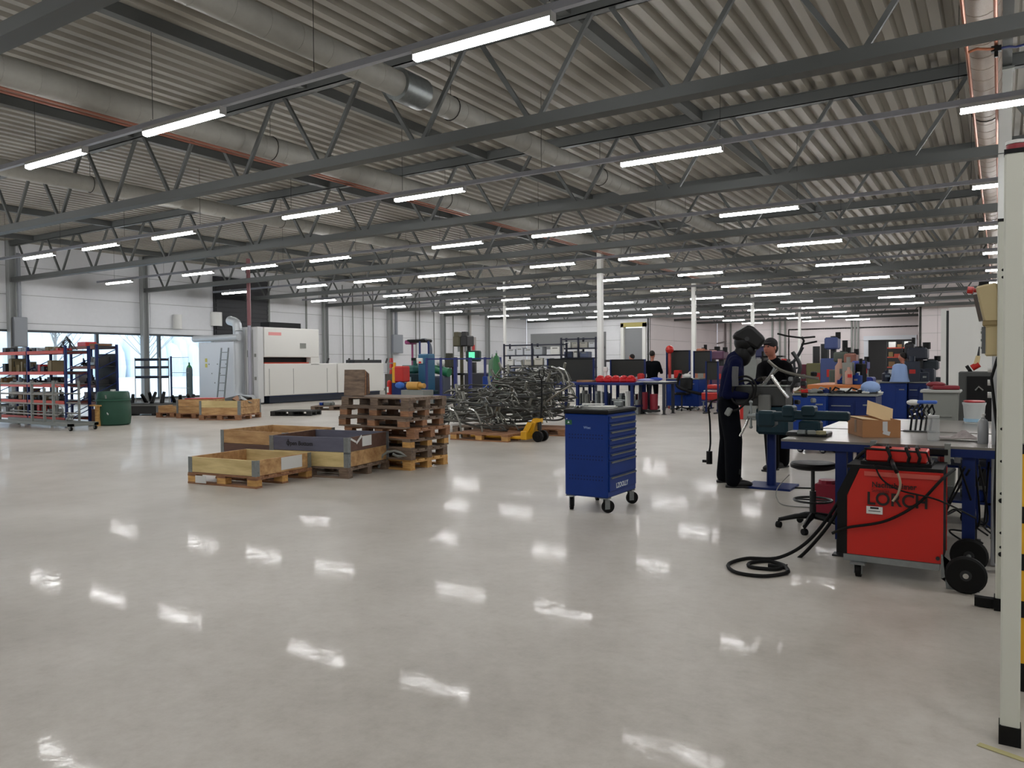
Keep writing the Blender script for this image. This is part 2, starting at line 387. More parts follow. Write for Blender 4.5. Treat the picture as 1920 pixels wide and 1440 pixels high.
for k, ly in enumerate(LY):
    if ly > YF: continue
    xa = XW+1.2 if ly < YB else XC1+.3; xb = XR-.5 if ly < 50 else XC2-.3
    rw = ['added unseen overhead row', 'nearest row', 'second row', 'third row', 'fourth row', 'fifth row', 'sixth row', 'seventh row', 'eighth row', 'ninth row', 'tenth row', 'eleventh row', 'farthest row', 'added unseen row behind the viewer', 'row far behind the viewer', 'rearmost row'][k]
    t = thing('light_rail', 'thin grey rail that carries the %s of lamps' % rw, 'rail', (0, ly, 0), 0, 'rails of the ceiling lamps')
    MB().b2(xa, xb, -.03, .03, LZ+.078, LZ+.14).b2(xa, xb, -.035, .035, LZ+.138, LZ+.145).build('rail', railm, t)
    x = xa+1.1
    while x < xb:
        MB().cyl((x, 0, LZ+.13), (x, 0, ZD), .004, n=5).build('hanger_wire', darkmetal, t)
        MB().box(x, 0, LZ+.145, .03, .05, .04).build('hanger_clip', white, t); x += 2.95
    idx = 0
    for j, cx in enumerate(cxs):
        if cx < xa+.8 or cx > xb-.8: continue
        if LP is None: LP = o = lamp_proto()
        else: o = dup(LP, (0, 0, 0))
        o.location = (cx, ly, LZ); idx += 1
        o['label'] = 'lit linear lamp, %s from the left in the %s' % (ORD[idx-1], rw)
        o['group'] = 'lit linear lamps under the roof'
# ------------------------------------------------------------------ ducts and pipes
spir = M('spiral_duct', '#a09f98', .6, .0, var=.06)
def duct(name, label, X, z, r, y0, y1, col=spir):
    t = thing(name, label, 'duct', (X, 0, z))
    m = MB(); pts = []; rs = []
    m.cyl((0, y0, 0), (0, y1, 0), r, n=20, caps=True).build('pipe_shell', col, t, smooth=True)
    k = MB(); y = y0+.6
    while y < min(y1, 26):
        k.cyl((0, y, 0), (0, y+.025, 0), r+.004, n=20); y += .45
    stuff(k.build('seam_ring', col, t))
    y = y0+2.2
    while y < y1:
        g = MB(); g.tube([(r*1.04*cos(a), y, r*1.04*sin(a)) for a in [pi*i/8 for i in range(17)]], .007, 4, closed=True).build('hanger_band', black, t)
        MB().cyl((0, y, r), (0, y, ZD-z), .005, n=4).build('hanger_rod', darkmetal, t); y += 4.943
    return t
duct('spiral_duct', 'round perforated grey air duct hanging in the middle of the roof', -6.76, 5.12, .165, -3, 47)
duct('spiral_duct', 'wide round air duct beside the two red pipes', -10.62, 5.14, .2, -3, 47)
duct('spiral_duct', 'narrow round air duct nearest the left wall', -15.7, 5.14, .16, 6.6, 47)
rd = duct('spiral_duct', 'pinkish round air duct at the right above the white posts', -.2, 5.28, .2, -3, 46, M('duct_perforated', '#938579', .5, .2, var=.15, scale=90))
sl = MB().cyl((0, 7.9, 0), (0, 8.4, 0), .215, n=20).build('sleeve', galv, [o for o in COL.objects if o.name == 'spiral_duct'][0], smooth=True)
for i, (X, z, lab) in enumerate([(-10.78, 4.93, 'upper red pipe running under the wide duct'), (-10.55, 4.9, 'lower red pipe running under the wide duct'), (-.34, 4.95, 'left copper pipe under the pinkish duct'), (-.06, 4.95, 'right copper pipe under the pinkish duct')]):
    tag(MB().cyl((X, -3, z), (X, 46, z), .019, n=8).build('pipe', redpipe if i < 2 else copper, smooth=True), lab, 'pipe')
a = at(1815, 95, 4.9); b = at(1868, 92, 4.9); c = at(1905, 88, 4.9)
t = thing('air_line', 'copper pipe bend with black valve and blue hose at the upper right', 'pipe')
MB().tube([a-Vector((0, 0, .02)), a+Vector((.08, 0, 0)), b], .016).build('pipe_bend', copper, t, smooth=True)
MB().box(b.x, b.y, b.z, .1, .06, .06).cyl(b+Vector((0, 0, -.09)), b+Vector((0, 0, .1)), .02).build('valve', black, t)
MB().tube([b, b+Vector((.12, 0, 0)), c, c+Vector((.5, 0, .05))], .014).build('hose', M('blue_hose', '#26336e', .5), t, smooth=True)
# interior columns
for i, (px, Y, lab, r) in enumerate([(1126, 23.4, 'slim white steel column behind the blue tool trolley', .085), (1301, 33.25, 'slim white steel column behind the black screens by the blue cabinet', .085), (1411, 43.1, 'slim white steel column between the two welders', .085), (1499, 53.0, 'farthest slim white column above the bicycle stand', .085), (947, 33.25, 'thin pale blue pole in front of the bin shelves', .06), (1881, 13.49, 'grey steel column at the right edge behind the tall white post', .085)]):
    p = atY(px, 690, Y); t = thing('steel_column', lab, 'column', (p.x, Y, 0))
    h = 5.15 if i < 4 else ZD-.2
    MB().box(0, 0, h/2, 2*r, 2*r, h).build('shaft', white if i != 5 else M('column_pale', '#c5c6c2', .5), t, bevel=.01)
    MB().box(0, 0, .01, .3, .3, .02).build('base_plate', steelgrey, t); MB().box(0, 0, h, .22, .22, .03).build('head_plate', steelgrey, t)
    if i < 4: MB().cyl((0, 0, h), (0, 0, ZD-.2), .04).build('cap_stub', steelgrey, t)
# ------------------------------------------------------------------ yard outside the windows
snow = M('snow', '#e9eef2', .8, var=.04, scale=.5)
yd = tag(MB().b2(-170, XW-.16, -70, 130, -.4, -.15).build('snowy_yard', snow), 'snow covered ground outside the left windows', 'snow'); yd['kind'] = 'structure'
bark = M('bark', '#8d8a86', .9)
def bare_tree(loc, h, seed, label):
    rnd = random.Random(seed); t = thing('bare_tree', label, 'tree', loc); m = MB(); br = MB()
    m.tube([(0, 0, -.3), (.05, 0, h*.3), (0, .1, h*.6), (.1, 0, h)], [.14, .11, .07, .02], 7).build('trunk', bark, t)
    for i in range(42):
        z = h*(.25+.7*rnd.random()); a = rnd.random()*2*pi; L = (h-z)*.5+.6
        p = Vector((.03, .03, z)); q = p+Vector((cos(a)*L*.6, sin(a)*L*.6, L*.6)); e = q+Vector((cos(a+.5)*L*.3, sin(a+.5)*L*.3, L*.5))
        br.tube([p, q, e], [.03, .018, .006], 4); br.tube([q, q+Vector((cos(a-.9)*L*.4, sin(a-.9)*L*.4, L*.3))], [.014, .005], 4)
    stuff(br.build('branches', bark, t)); return t
bare_tree((-52, 33, 0), 6.5, 1, 'bare young tree outside the window right of the grey wall column')
bare_tree((-48, 24.5, 0), 5.5, 2, 'bare young tree outside the window behind the open parts rack')
hz = M('haze_pale_wood', '#d6dfe6', .95, var=.04, scale=.3)  # distance haze put into the pale tree colour
rnd = random.Random(5)
m = MB()
for i in range(260):
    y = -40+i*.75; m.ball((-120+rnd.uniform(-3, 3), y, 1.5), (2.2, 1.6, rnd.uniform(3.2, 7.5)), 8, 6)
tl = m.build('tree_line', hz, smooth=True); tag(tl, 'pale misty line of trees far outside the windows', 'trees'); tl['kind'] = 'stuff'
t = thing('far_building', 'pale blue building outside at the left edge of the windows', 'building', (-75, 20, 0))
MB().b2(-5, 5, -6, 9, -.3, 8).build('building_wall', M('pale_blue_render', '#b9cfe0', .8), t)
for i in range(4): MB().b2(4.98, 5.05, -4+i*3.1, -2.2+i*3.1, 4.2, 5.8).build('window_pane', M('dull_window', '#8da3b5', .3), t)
# ================================================================== wooden pallets and collars
def wood(name, c, c2): return M(name, c, .65, var=.22, scale=3.2, stretch=(1.2, 7, 7), rnd=.14, col2=c2, bump=.15)
w_new = wood('fresh_pine', '#c08a4a', '#d9ac68'); w_old = wood('weathered_wood', '#5c4c40', '#8a7562'); w_mid = wood('orange_pine', '#82573e', '#ad7f5a')
w_yel = M('yellow_pine', '#cbb27a', .6, var=.15, scale=2.4, stretch=(1, 6, 6), rnd=.06, col2='#dfca92', bump=.1)
w_or = M('orange_pine_board', '#b5834f', .6, var=.3, scale=2.4, stretch=(1, 5, 5), rnd=.08, col2='#d3ab77', bump=.1)
w_gry = M('grey_painted_board', '#5f6070', .7, var=.12, scale=4, stretch=(1, 5, 5)); w_brn = M('brown_board', '#5f453a', .7, var=.2, scale=3, stretch=(1, 6, 6), rnd=.08)
paper = M('paper', '#d9d9d6', .7); ink = M('printed_ink', '#1b1b20', .6)
def pallet(label, loc, rz=0, L=1.2, W=.8, H=.135, mat=w_new, blk=None, group=None):
    t = thing('pallet', label, 'pallet', loc, rz, group); blk = blk or mat
    th = .021; bh = H-3*th
    bb = None
    for y in (-W/2+.05, 0, W/2-.05):
        if bb is None: bb = MB().box(0, 0, th/2, L, .1, th).build('bottom_board', mat, t); bb.location.y = y
        else: inst(bb, t, (0, y, 0))
    k = None
    for x in (-L/2+.07, 0, L/2-.07):
        for y in (-W/2+.05, 0, W/2-.05):
            if k is None: k = MB().cbox(0, 0, th+bh/2, .14, .098, bh, .004).build('block', blk, t); k.location = (x, y, 0)
            else: inst(k, t, (x, y, 0))
    s = None
    for x in (-L/2+.07, 0, L/2-.07):
        if s is None: s = MB().box(0, 0, th*1.5+bh, .14, W, th).build('stringer_board', mat, t); s.location.x = x
        else: inst(s, t, (x, 0, 0))
    d = None; wd = .14
    for i in range(5):
        y = -W/2+wd/2+i*(W-wd)/4
        if d is None: d = MB().box(0, 0, H-th/2, L, wd*.93, th-.001).build('deck_board', mat, t); d.location.y = y
        else: inst(d, t, (0, y, random.uniform(-.001, .001)), (0, 0, random.uniform(-.006, .006)))
    return t
def collar(label, loc, rz, L, W, mats, h=.185, group=None):
    t = thing('pallet_collar', label, 'pallet collar', loc, rz, group); th = .022
    MB().cbox(0, -W/2+th/2, h/2, L-.01, th, h-.004, .003).build('board', mats[0], t)
    MB().cbox(0, W/2-th/2, h/2, L-.01, th, h-.004, .003).build('board', mats[0], t)
    MB().cbox(-L/2+th/2, 0, h/2, th, W-2*th, h-.004, .003).build('board', mats[1], t)
    MB().cbox(L/2-th/2, 0, h/2, th, W-2*th, h-.004, .003).build('board', mats[1], t)
    for sx in (-1, 1):
        for sy in (-1, 1):
            m = MB().box(sx*(L/2-.03), sy*(W/2+.001), h/2-.012, .06, .004, h+.02).box(sx*(L/2+.001), sy*(W/2-.03), h/2-.012, .004, .06, h+.02)
            m.cyl((sx*L/2, sy*W/2, -.02), (sx*L/2, sy*W/2, h), .006, n=6)
            for z in (.04, .14): m.cyl((sx*(L/2-.04), sy*(W/2+.001), z), (sx*(L/2-.04), sy*(W/2+.007), z), .008, n=6).cyl((sx*(L/2+.001), sy*(W/2-.04), z), (sx*(L/2+.007), sy*(W/2-.04), z), .008, n=6)
            m.build('corner_hinge', galv, t)
    return t
# small front box
r1 = radians(6); cen = lambda a, L, W, rz: (a[0]-cos(rz)*L/2-sin(rz)*W/2, a[1]-sin(rz)*L/2+cos(rz)*W/2, 0)
c1 = cen((-7.18, 5.86), 1.1, .95, r1)
pallet('pine pallet under the small yellow open box in front', c1, r1, 1.1, .95, mat=w_mid, blk=w_new)
t = collar('low yellow pine collar with white sheet, front box of the three', (c1[0], c1[1], .137), r1, 1.08, .93, (w_yel, w_or))
MB().box(.545, .12, .1, .002, .36, .15, rx=0).build('paper_sheet', paper, t)
MB().box(-.28, -.52, -.07, .17, .01, .085).build('paper_label', paper, t)
# two-collar box
r2 = radians(11); L2, W2 = 1.2, 1.0; c2 = cen((-6.80, 6.95), L2, W2, r2)
pallet('dark pallet under the box with the grey upper collar', c2, r2, L2, W2, mat=w_old)
t = collar('lower yellow collar below the grey printed collar', (c2[0], c2[1], .137), r2, L2-.02, W2-.02, (w_yel, w_or))
t = collar('grey upper collar with worn black lettering and a taped paper note', (c2[0], c2[1], .325), r2, L2-.02, W2-.02, (w_gry, w_brn))
text('Open Bottom', .075, ink, t, (-.33, -W2/2+.007, .07), (pi/2, 0, 0), 'faded_lettering', sx=.95)
MB().box(-.3, -W2/2+.008, .1, .012, .002, .09).build('printed_mark', ink, t)
MB().box(W2*.59, -.05, .11, .004, .22, .13).build('paper_note', paper, t)
MB().box(L2/2-.005, -.24, .14, .004, .15, .03, rx=.6).box(L2/2-.005, -.37, .14, .004, .12, .025, rx=-.4).build('tape_strip', paper, t)
# rear left box
a3 = at(408, 862, .0); r3 = radians(4)
c3 = (-8.75, 7.55, 0)
pallet('brown pallet under the long box behind the front boxes', c3, r3, 1.25, 1.0, mat=w_old)
collar('lower brown collar of the box at the back left', (c3[0], c3[1], .137), r3, 1.23, .98, (w_brn, w_brn))
collar('upper knotty pine collar of the box at the back left', (c3[0], c3[1], .325), r3, 1.23, .98, (w_or, w_or))
# pallet stack
sx, sy = -6.6-.62, 7.89+.42
tones = [(w_new, w_new), (w_old, w_old), (w_old, w_new), (w_mid, w_mid), (w_old, w_mid), (w_old, w_mid), (w_old, w_old)]
offs = [(.0, .0, 0), (.01, -.02, .02), (-.01, .04, -.03), (.03, .02, .03), (-.05, -.02, -.02), (-.04, 0, .01), (-.02, .01, -.01)]
SLN = ['bottom pine pallet of the tall stack, on the floor', 'dark pallet lying second from the floor in the tall stack', 'pallet third from the floor in the tall stack', 'orange pallet halfway up the tall stack', 'dark pallet third from the top of the tall stack', 'brown pallet second from the top of the tall stack', 'grey-brown topmost pallet of the tall stack']
for i in range(7):
    pallet(SLN[i], (sx+offs[i][0], sy+offs[i][1], i*.1385), offs[i][2], 1.24, .82, .137, tones[i][0], tones[i][1], 'pallets of the tall stack')
ztop = 7*.1385
t = thing('board_bundle', 'bundle of upright worn brown boards standing on the pallet stack', 'boards', (sx-.49, sy-.22, ztop), .25)
for i in range(5):
    MB().cbox(0, (i-2)*.045, .19-.004*i, .34-.02*i, .022, .37-.02*i, .003, rz=.05*(i-2), rx=.03*(i-2)).build('board', [w_old, w_mid, w_brn, w_old, w_mid][i], t)
t = thing('bag_of_scrap', 'grey cable bundle tucked between the bottom pallets of the stack', 'cable', (sx+.42, sy-.52, 0))
MB().tube([(.0, .03, .26), (-.08, -.02, .25), (-.16, -.03, .2), (-.2, -.04, .12), (-.24, -.02, .03)], .018, 6).tube([(0, .03, .26), (.12, 0, .25), (.2, .02, .21), (.1, -.02, .2), (0, 0, .22)], .02, 6).build('cable_loop', greyplastic, t, smooth=True)
# boxes in front of the laser cutter
def backbox(lab, px, py, L, W, rz, n, mats, blk=w_mid):
    a = at(px, py); c = cen(a, L, W, rz); pallet('pine pallet under '+lab, c, rz, L, W, mat=blk)
    for i in range(n): collar(['lower', 'upper'][i]+' collar of '+lab if n > 1 else 'single collar of '+lab, (c[0], c[1], .137+.188*i), rz, L-.02, W-.02, mats[i])
    return c
cb = backbox('the yellow box before the white cabinet', 450, 788, 1.15, 1.2, radians(24), 2, [(w_or, w_or), (w_yel, w_or)])
cb2 = backbox('the orange box with the red lid', 396, 785, 1.1, 1.0, radians(18), 2, [(w_or, w_or), (w_or, w_or)])
backbox('the small orange box left of the red lid', 352, 783, 1.0, 1.0, radians(20), 1, [(w_or, w_or)])
tag(MB().cbox(0, 0, .012, .85, .6, .02, .004, rz=.4).build('lid', red, loc=(cb2[0], cb2[1], .515)), 'flat red lid on the orange box before the white cabinet', 'lid')
t = thing('metal_scrap', 'bent metal sheets sticking out of the yellow box', 'sheet metal', (cb[0]+.2, cb[1]+.1, .5))
for i in range(3): MB().add([(-.4, -.1, -.1), (.3, -.15, .04+.03*i), (.45, .1, -.08), (-.3, .2, .05), (.02, .04, .13)], [(0, 1, 4), (1, 2, 4), (2, 3, 4), (3, 0, 4), (0, 3, 2, 1)], Matrix.Rotation(i*1.3, 4, 'Z')).build('sheet', [galv, darkmetal, w_mid][i], t)
pallet('dark flat pallet on the floor right of the boxes', (*cen(at(583, 780), 1.2, .8, radians(25))[:2], 0), radians(25), mat=M('blackened_wood', '#2c2c2b', .8))
pl = pallet('low grey pallet with metal parts left of the tall stack', (*at(628, 768)[:2], 0), radians(30), 1.3, .9, mat=w_old)
t = thing('metal_parts', 'small heap of metal parts on the low grey pallet', 'metal parts', (*at(628, 768)[:2], .14))
for i in range(8): MB().cbox(random.uniform(-.4, .4), random.uniform(-.25, .25), .05, .2, .1, .09, .01, rz=i).build('metal_part', [steelgrey, galv, blue, black][i % 4], t)

# ================================================================== blue tool trolley
A = at(1128, 963); tx0, tx1, ty0, ty1 = -3.52, -3.07, 6.5, 7.16
cx, cy = (tx0+tx1)/2, (ty0+ty1)/2; w_, d_ = tx1-tx0, ty1-ty0
t = thing('tool_trolley', 'blue steel tool trolley with drawers on castors, alone on the open floor', 'tool trolley', (cx, cy, 0))
zb, zt = .145, .93
MB().cbox(0, 0, (zb+zt)/2, w_, d_, zt-zb, .012).build('cabinet_body', blue, t)
MB().cbox(0, 0, zt+.02, w_+.02, d_+.02, .045, .012).build('top_tray', black, t)
MB().tube([(w_/2-.03, d_/2+.0, zt-.02), (w_/2-.03, d_/2+.05, zt+.0), (-w_/2+.03, d_/2+.05, zt), (-w_/2+.03, d_/2, zt-.02)], .012, 8).build('push_handle', black, t, smooth=True)
zz = zt-.015
for i, h in enumerate([.07, .07, .07, .07, .07, .07, .145, .15]):
    d = MB().cbox(w_/2+.006, 0, zz-h/2, .014, d_-.05, h-.008, .003).build('drawer', blue, t)
    MB().box(w_/2+.02, 0, zz-.012, .016, d_-.09, .006).box(w_/2+.026, 0, zz-.018, .004, d_-.09, .014).build('drawer_pull', galv, d)
    zz -= h
hd = MB()
for gz in (.31, .5, .7):
    for r in range(2):
        for i in range(12): hd.box(-.17+i*.031, -d_/2-.0008, gz+r*.032, .011, .002, .011, ry=pi/4)
hd.build('perforation', M('hole_shadow', '#0a1c4a', .8), t)['kind'] = 'stuff'
lw = M('lettering_white', '#dfe6ea', .5)
text('LZOOLLY', .066, lw, t, (w_/2+.0145, -.17, .225), (pi/2, 0, pi/2), 'lettering', sx=.95)
text('Wtec', .032, M('lettering_pale_blue', '#8aa2cf', .5), t, (-.02, -d_/2-.001, .79), (pi/2, 0, 0), 'small_lettering')
text('JD', .012, lw, t, (-.205, -d_/2-.001, .875), (pi/2, 0, 0), 'label_text')
MB().box(-.18, -d_/2-.001, .845, .07, .002, .045).build('green_sticker', M('sticker_green', '#1d5a3c', .5), t)
MB().prism([(-.012, 0), (.012, 0), (0, .02)], 0, .001, Matrix.Translation((-.18, -d_/2-.002, .838)) @ Matrix.Rotation(pi/2, 4, 'X')).build('sticker_mark', lw, t)
def caster(parent, x, y, r=.055, swivel=.5, hz_=None, wm=rubber):
    hz_ = hz_ or zb
    c = MB().box(x, y, hz_-.005, .09, .08, .01).cyl((x, y, hz_-.01), (x, y, 2*r+.012), .018)
    dx, dy = cos(swivel)*.03, sin(swivel)*.03; nx, ny = -sin(swivel), cos(swivel)
    for s in (-1, 1): c.box(x+dx*.5+nx*s*.022, y+dy*.5+ny*s*.022, r*1.35, .05, .004, r*1.5, rz=swivel)
    o = c.build('caster', galv, parent)
    c = Vector((x+dx, y+dy, r)); n = Vector((nx, ny, 0))
    w = MB().cyl(c-n*.016, c+n*.016, r, n=20).cyl(c-n*.018, c+n*.018, r*.45, n=12).build('wheel', wm, o, smooth=True)
    return o
for sx_, sy_ in ((-1, -1), (1, -1), (1, 1), (-1, 1)): caster(t, sx_*(w_/2-.05), sy_*(d_/2-.05), .06, .9 if sx_ > 0 else 2.2)
# loose items on the trolley
tz = zt+.043
tag(MB().box(0, 0, .006, .34, .24, .006, rz=.2).box(.02, .0, .016, .3, .2, .005, rz=.35).box(-.1, .1, .03, .22, .05, .01, rz=.3).build('tray_papers', paper, loc=(cx-.02, cy-.02, tz-.003)), 'white papers lying on top of the blue tool trolley', 'papers')
t2 = thing('hand_tools', 'small metal tools lying at the left edge of the trolley top', 'tools', (cx-.14, cy-.2, tz))
for i in range(6): MB().cyl((random.uniform(-.05, .05), random.uniform(-.08, .08), .012), (random.uniform(-.07, .07), random.uniform(-.1, .1), .02), .01, n=6).build('tool', [chrome, galv, steelgrey][i % 3], t2)
t3 = thing('vice_block', 'small grey clamp standing at the back of the trolley top', 'clamp', (cx+.08, cy+.24, tz)); MB().cbox(0, 0, .025, .08, .06, .05, .006).cyl((-.07, 0, .06), (.07, 0, .06), .008).cyl((0, 0, .05), (0, 0, .09), .01).build('clamp_body', galv, t3)

# ================================================================== near workbench
BH = .83
bx0, bx1, by0, by1 = -1.37, 0.0, 5.9, 7.0
tpm = M('bench_top_steel', '#8b8780', .3, .5, var=.15, scale=3)
def bench(label, x0, x1, y0, y1, h, legs, top=tpm, frame=dblue, lip=.055, braces=True):
    t = thing('workbench', label, 'workbench', ((x0+x1)/2, (y0+y1)/2, 0)); w, d = x1-x0, y1-y0
    MB().box(0, 0, h-.008, w, d, .016).build('worktop', top, t)
    MB().b2(-w/2, w/2, -d/2, -d/2+.04, h-.016-lip, h-.016).b2(-w/2, w/2, d/2-.04, d/2, h-.016-lip, h-.016).b2(-w/2, -w/2+.04, -d/2+.04, d/2-.04, h-.016-lip, h-.016).b2(w/2-.04, w/2, -d/2+.04, d/2-.04, h-.016-lip, h-.016).build('apron_frame', frame, t)
    for lx in legs:
        for ly in (-d/2+.06, d/2-.06):
            X = lx-(x0+x1)/2
            l = MB().box(X, ly, (h-.016-lip)/2+.06, .075, .07, h-.016-lip-.12).build('leg', frame, t)
            MB().box(X, ly, .075, .06, .055, .13).box(X, ly, .006, .11, .1, .012).build('foot', darkmetal, l)
        if braces: MB().b2(lx-(x0+x1)/2-.025, lx-(x0+x1)/2+.025, -d/2+.09, d/2-.09, .2, .26).build('cross_rail', frame, t)
    return t
bench('blue framed workbench with grey top at the right front', bx0, bx1, by0, by1, BH, (-.96, -.17))
b2_ = bench('second grey topped workbench directly behind the front one', -1.3, .12, 7.08, 8.5, BH, (-1.1, 0), braces=False)
# clamps and black bar on the front edge
for i, px in enumerate((1638, 1777)):
    p = atY(px, 836, by0); t = thing('bench_clamp', ['left', 'right'][i]+' grey clamp holding the black bar on the front bench edge', 'clamp', (p.x, by0, BH))
    MB().box(0, -.028, -.05, .035, .02, .13).box(0, .0, .012, .035, .07, .014).box(0, -.005, -.11, .035, .055, .014).build('clamp_frame', steelgrey, t); MB().cyl((0, -.0, -.115), (0, 0, -.05), .006).build('screw', chrome, t)
pa = atY(1640, 836, by0-.02); pb = atY(1778, 846, by0-.02)
tag(MB().b2(pa.x, pb.x, by0-.045, by0-.004, .775, .812).build('tool_bar', black), 'black bar clamped along the front edge of the bench', 'bar')
# blue upright frame at right end, with light grey cabinet and beige operator console
t = thing('bench_upright', 'dark blue upright post at the right end of the bench', 'post', (.02, 6.0, 0))
MB().box(.02, 0, .6, .05, .05, 1.2).build('post_shaft', dblue, t); MB().box(.0, -.03, .92, .012, .012, .3).build('edge_strip', galv, t); MB().box(.02, 0, .005, .1, .1, .01).build('base_plate', dblue, t)
pa = at(1840, 700, 1.3)
t = thing('switch_cabinet', 'tall light grey cabinet with buttons below the beige console', 'cabinet', (.03, 6.25, 0))
MB().cbox(0, 0, .72, .15, .22, 1.43, .006).build('cabinet_body', M('light_grey_enamel', '#b3b6b8', .4), t)
for z in (1.34, 1.25, 1.165): MB().cyl((-.075, -.05, z), (-.1, -.05, z), .02, n=12).build('button', white, t)
MB().tube([(-.03, -.115, 1.3), (-.02, -.15, 1.1), (.01, -.13, .95), (.01, -.14, .8)], .012, 6).build('cable', black, t, smooth=True)
# white light-curtain posts
wp = M('post_cream_white', '#cdcec2', .45)
def post(px, py, top, wpx, label, foot=True):
    a = at(px, py); fwd = a.x*FW.x+a.y*FW.y; w = wpx/FPX*fwd; t = thing('guard_post', label, 'post', (a.x, a.y, 0))
    hgt = atY(px, top, a.y).z
    MB().cbox(0, 0, hgt/2+.02, w, w, hgt-.06, .006).build('profile', wp, t)
    MB().box(0, 0, hgt-.003, w*1.04, w*1.04, .014).build('top_cap', black, t)
    MB().box(0, 0, .035, w*1.12, w*1.12, .07).build('foot_shoe', black, t)
    return t, a, w, hgt
t, pa, pw, ph = post(1893, 1392, 285, 32, 'tall white metal guard post nearest to the camera at the right edge')
t, pb, pw2, ph2 = post(1885, 1143, 413, 33, 'second white guard post just behind the nearest one')
MB().box(-pw2*.5-.045, 0, .03, .11, .05, .05).build('foot_bolt', black, t)
for z in (.32, .36, .44, .62, .66, 1.02, .84, 1.86, 1.9): MB().cyl((-pw2*.24, -pw2/2-.002, z), (-pw2*.24, -pw2/2+.002, z), .008 if z not in (.32, .62) else .014, n=8).build('bolt_hole', black, t)
# beige console on the second post
q = atY(1852, 610, 5.15)
t = thing('operator_console', 'beige operator console with red button mounted on the second post', 'control panel', (q.x, 5.15, q.z))
bg_ = M('beige_enamel', '#b7a67e', .5)
MB().cbox(.015, 0, .11, .105, .14, .24, .01, ry=-.2).build('screen_housing', bg_, t)
MB().cbox(.03, 0, -.085, .085, .12, .18, .008).build('keypad_housing', bg_, t)
MB().cbox(.04, 0, .01, .13, .15, .03, .005).build('joint_collar', M('beige_dark', '#8d7b55', .5), t)
MB().box(-.048, 0, .1, .02, .12, .15, ry=-.2).build('display', M('display_brown', '#4e4540', .3), t)
MB().box(-.018, 0, -.085, .02, .11, .15).build('keypad', M('keypad_grey', '#55575a', .5), t)
for i in range(7): MB().box(-.03, -.0, -.15+i*.022, .006, .09, .012).build('key', [white, greyplastic][i % 2], t)
MB().cyl((-.07, -.02, .2), (-.1, -.02, .205), .02, n=12).cyl((-.04, -.02, .2), (-.07, -.02, .2), .012).build('stop_button', red, t)
MB().box(-.02, .04, .24, .05, .05, .02).build('connector', black, t)
MB().tube([(.05, -.03, -.18), (.02, -.04, -.3), (.05, -.04, -.6), (.04, 0, -1.0), (.05, .0, -1.35), (.09, -.1, -1.41)], .009, 6).build('cable', black, t, smooth=True)
# stack light, yellow light curtain and white machine edge at the right frame edge
q = atY(1912, 305, 4.2)
t = thing('stack_light', 'stack light with red, orange and green lenses above the posts', 'signal lamp', (q.x-.012, 4.2, 0))
z1 = atY(1908, 341, 4.2).z-.02
for i, (c, e) in enumerate([(M('lens_green', '#27c27a', .3, emit=1.2), 0), (M('lens_orange', '#b4521e', .3), 0), (M('lens_red', '#8c1626', .3), 0)]):
    MB().cyl((0, 0, z1+i*.056+.02), (0, 0, z1+i*.056+.074), .042, n=20).build('lens', c, t, smooth=True)
MB().cyl((0, 0, z1+.188), (0, 0, z1+.203), .044, n=20).build('cap', white, t); MB().cyl((0, 0, 1.9), (0, 0, z1+.02), .012).build('stem', wp, t); MB().box(0.02, 0, 1.88, .1, .1, .05).build('bracket', wp, t)
MB().box(0.02, 0, .93, .04, .04, 1.86).build('pole', wp, t)
q = atY(1912, 1000, 3.9); zt_ = atY(1911, 850, 3.9).z
t = thing('light_curtain', 'yellow light curtain strip with black ends behind the nearest post', 'light curtain', (q.x+.012, 3.9, 0))
MB().box(0, 0, (.12+zt_)/2, .035, .05, zt_-.12).build('yellow_body', yellow, t)
MB().box(0, 0, .06, .036, .052, .12).box(0, 0, zt_+.02, .036, .052, .04).build('end_block', black, t)
for z in (.35, .55, .75): MB().box(-.003, -.026, z, .022, .004, .07).build('window_strip', black, t)
t = thing('machine_guard', 'white machine housing with black screen cut by the right edge', 'machine', (q.x+.36, 4.15, 0))
MB().cbox(0, 0, .98, .6, .5, 1.75, .01).build('housing', wp, t); MB().box(0, 0, .06, .5, .4, .12).build('plinth', black, t); MB().box(-.22, -.2, 1.92, .3, .05, .2).build('screen', black, t)
tp = at(1880, 1412); tag(MB().box(0, 0, .001, .16, .03, .002, rz=-.35).build('floor_tape', M('worn_yellow_tape', '#b5ad7c', .7)), 'worn yellow tape mark on the floor by the nearest post', 'tape').location = (tp.x, tp.y, .0012)

# things on the benches
p = at(1620, 821, BH); t = thing('cardboard_box', 'open brown cardboard box on the front bench', 'cardboard box', (-.868, 6.289, BH+.001), radians(24))
card = M('cardboard', '#a8764c', .75, var=.06, scale=5); cardl = M('cardboard_inside', '#c4a77c', .75, var=.04)
Lx, Ly, Hh = .27, .38, .13
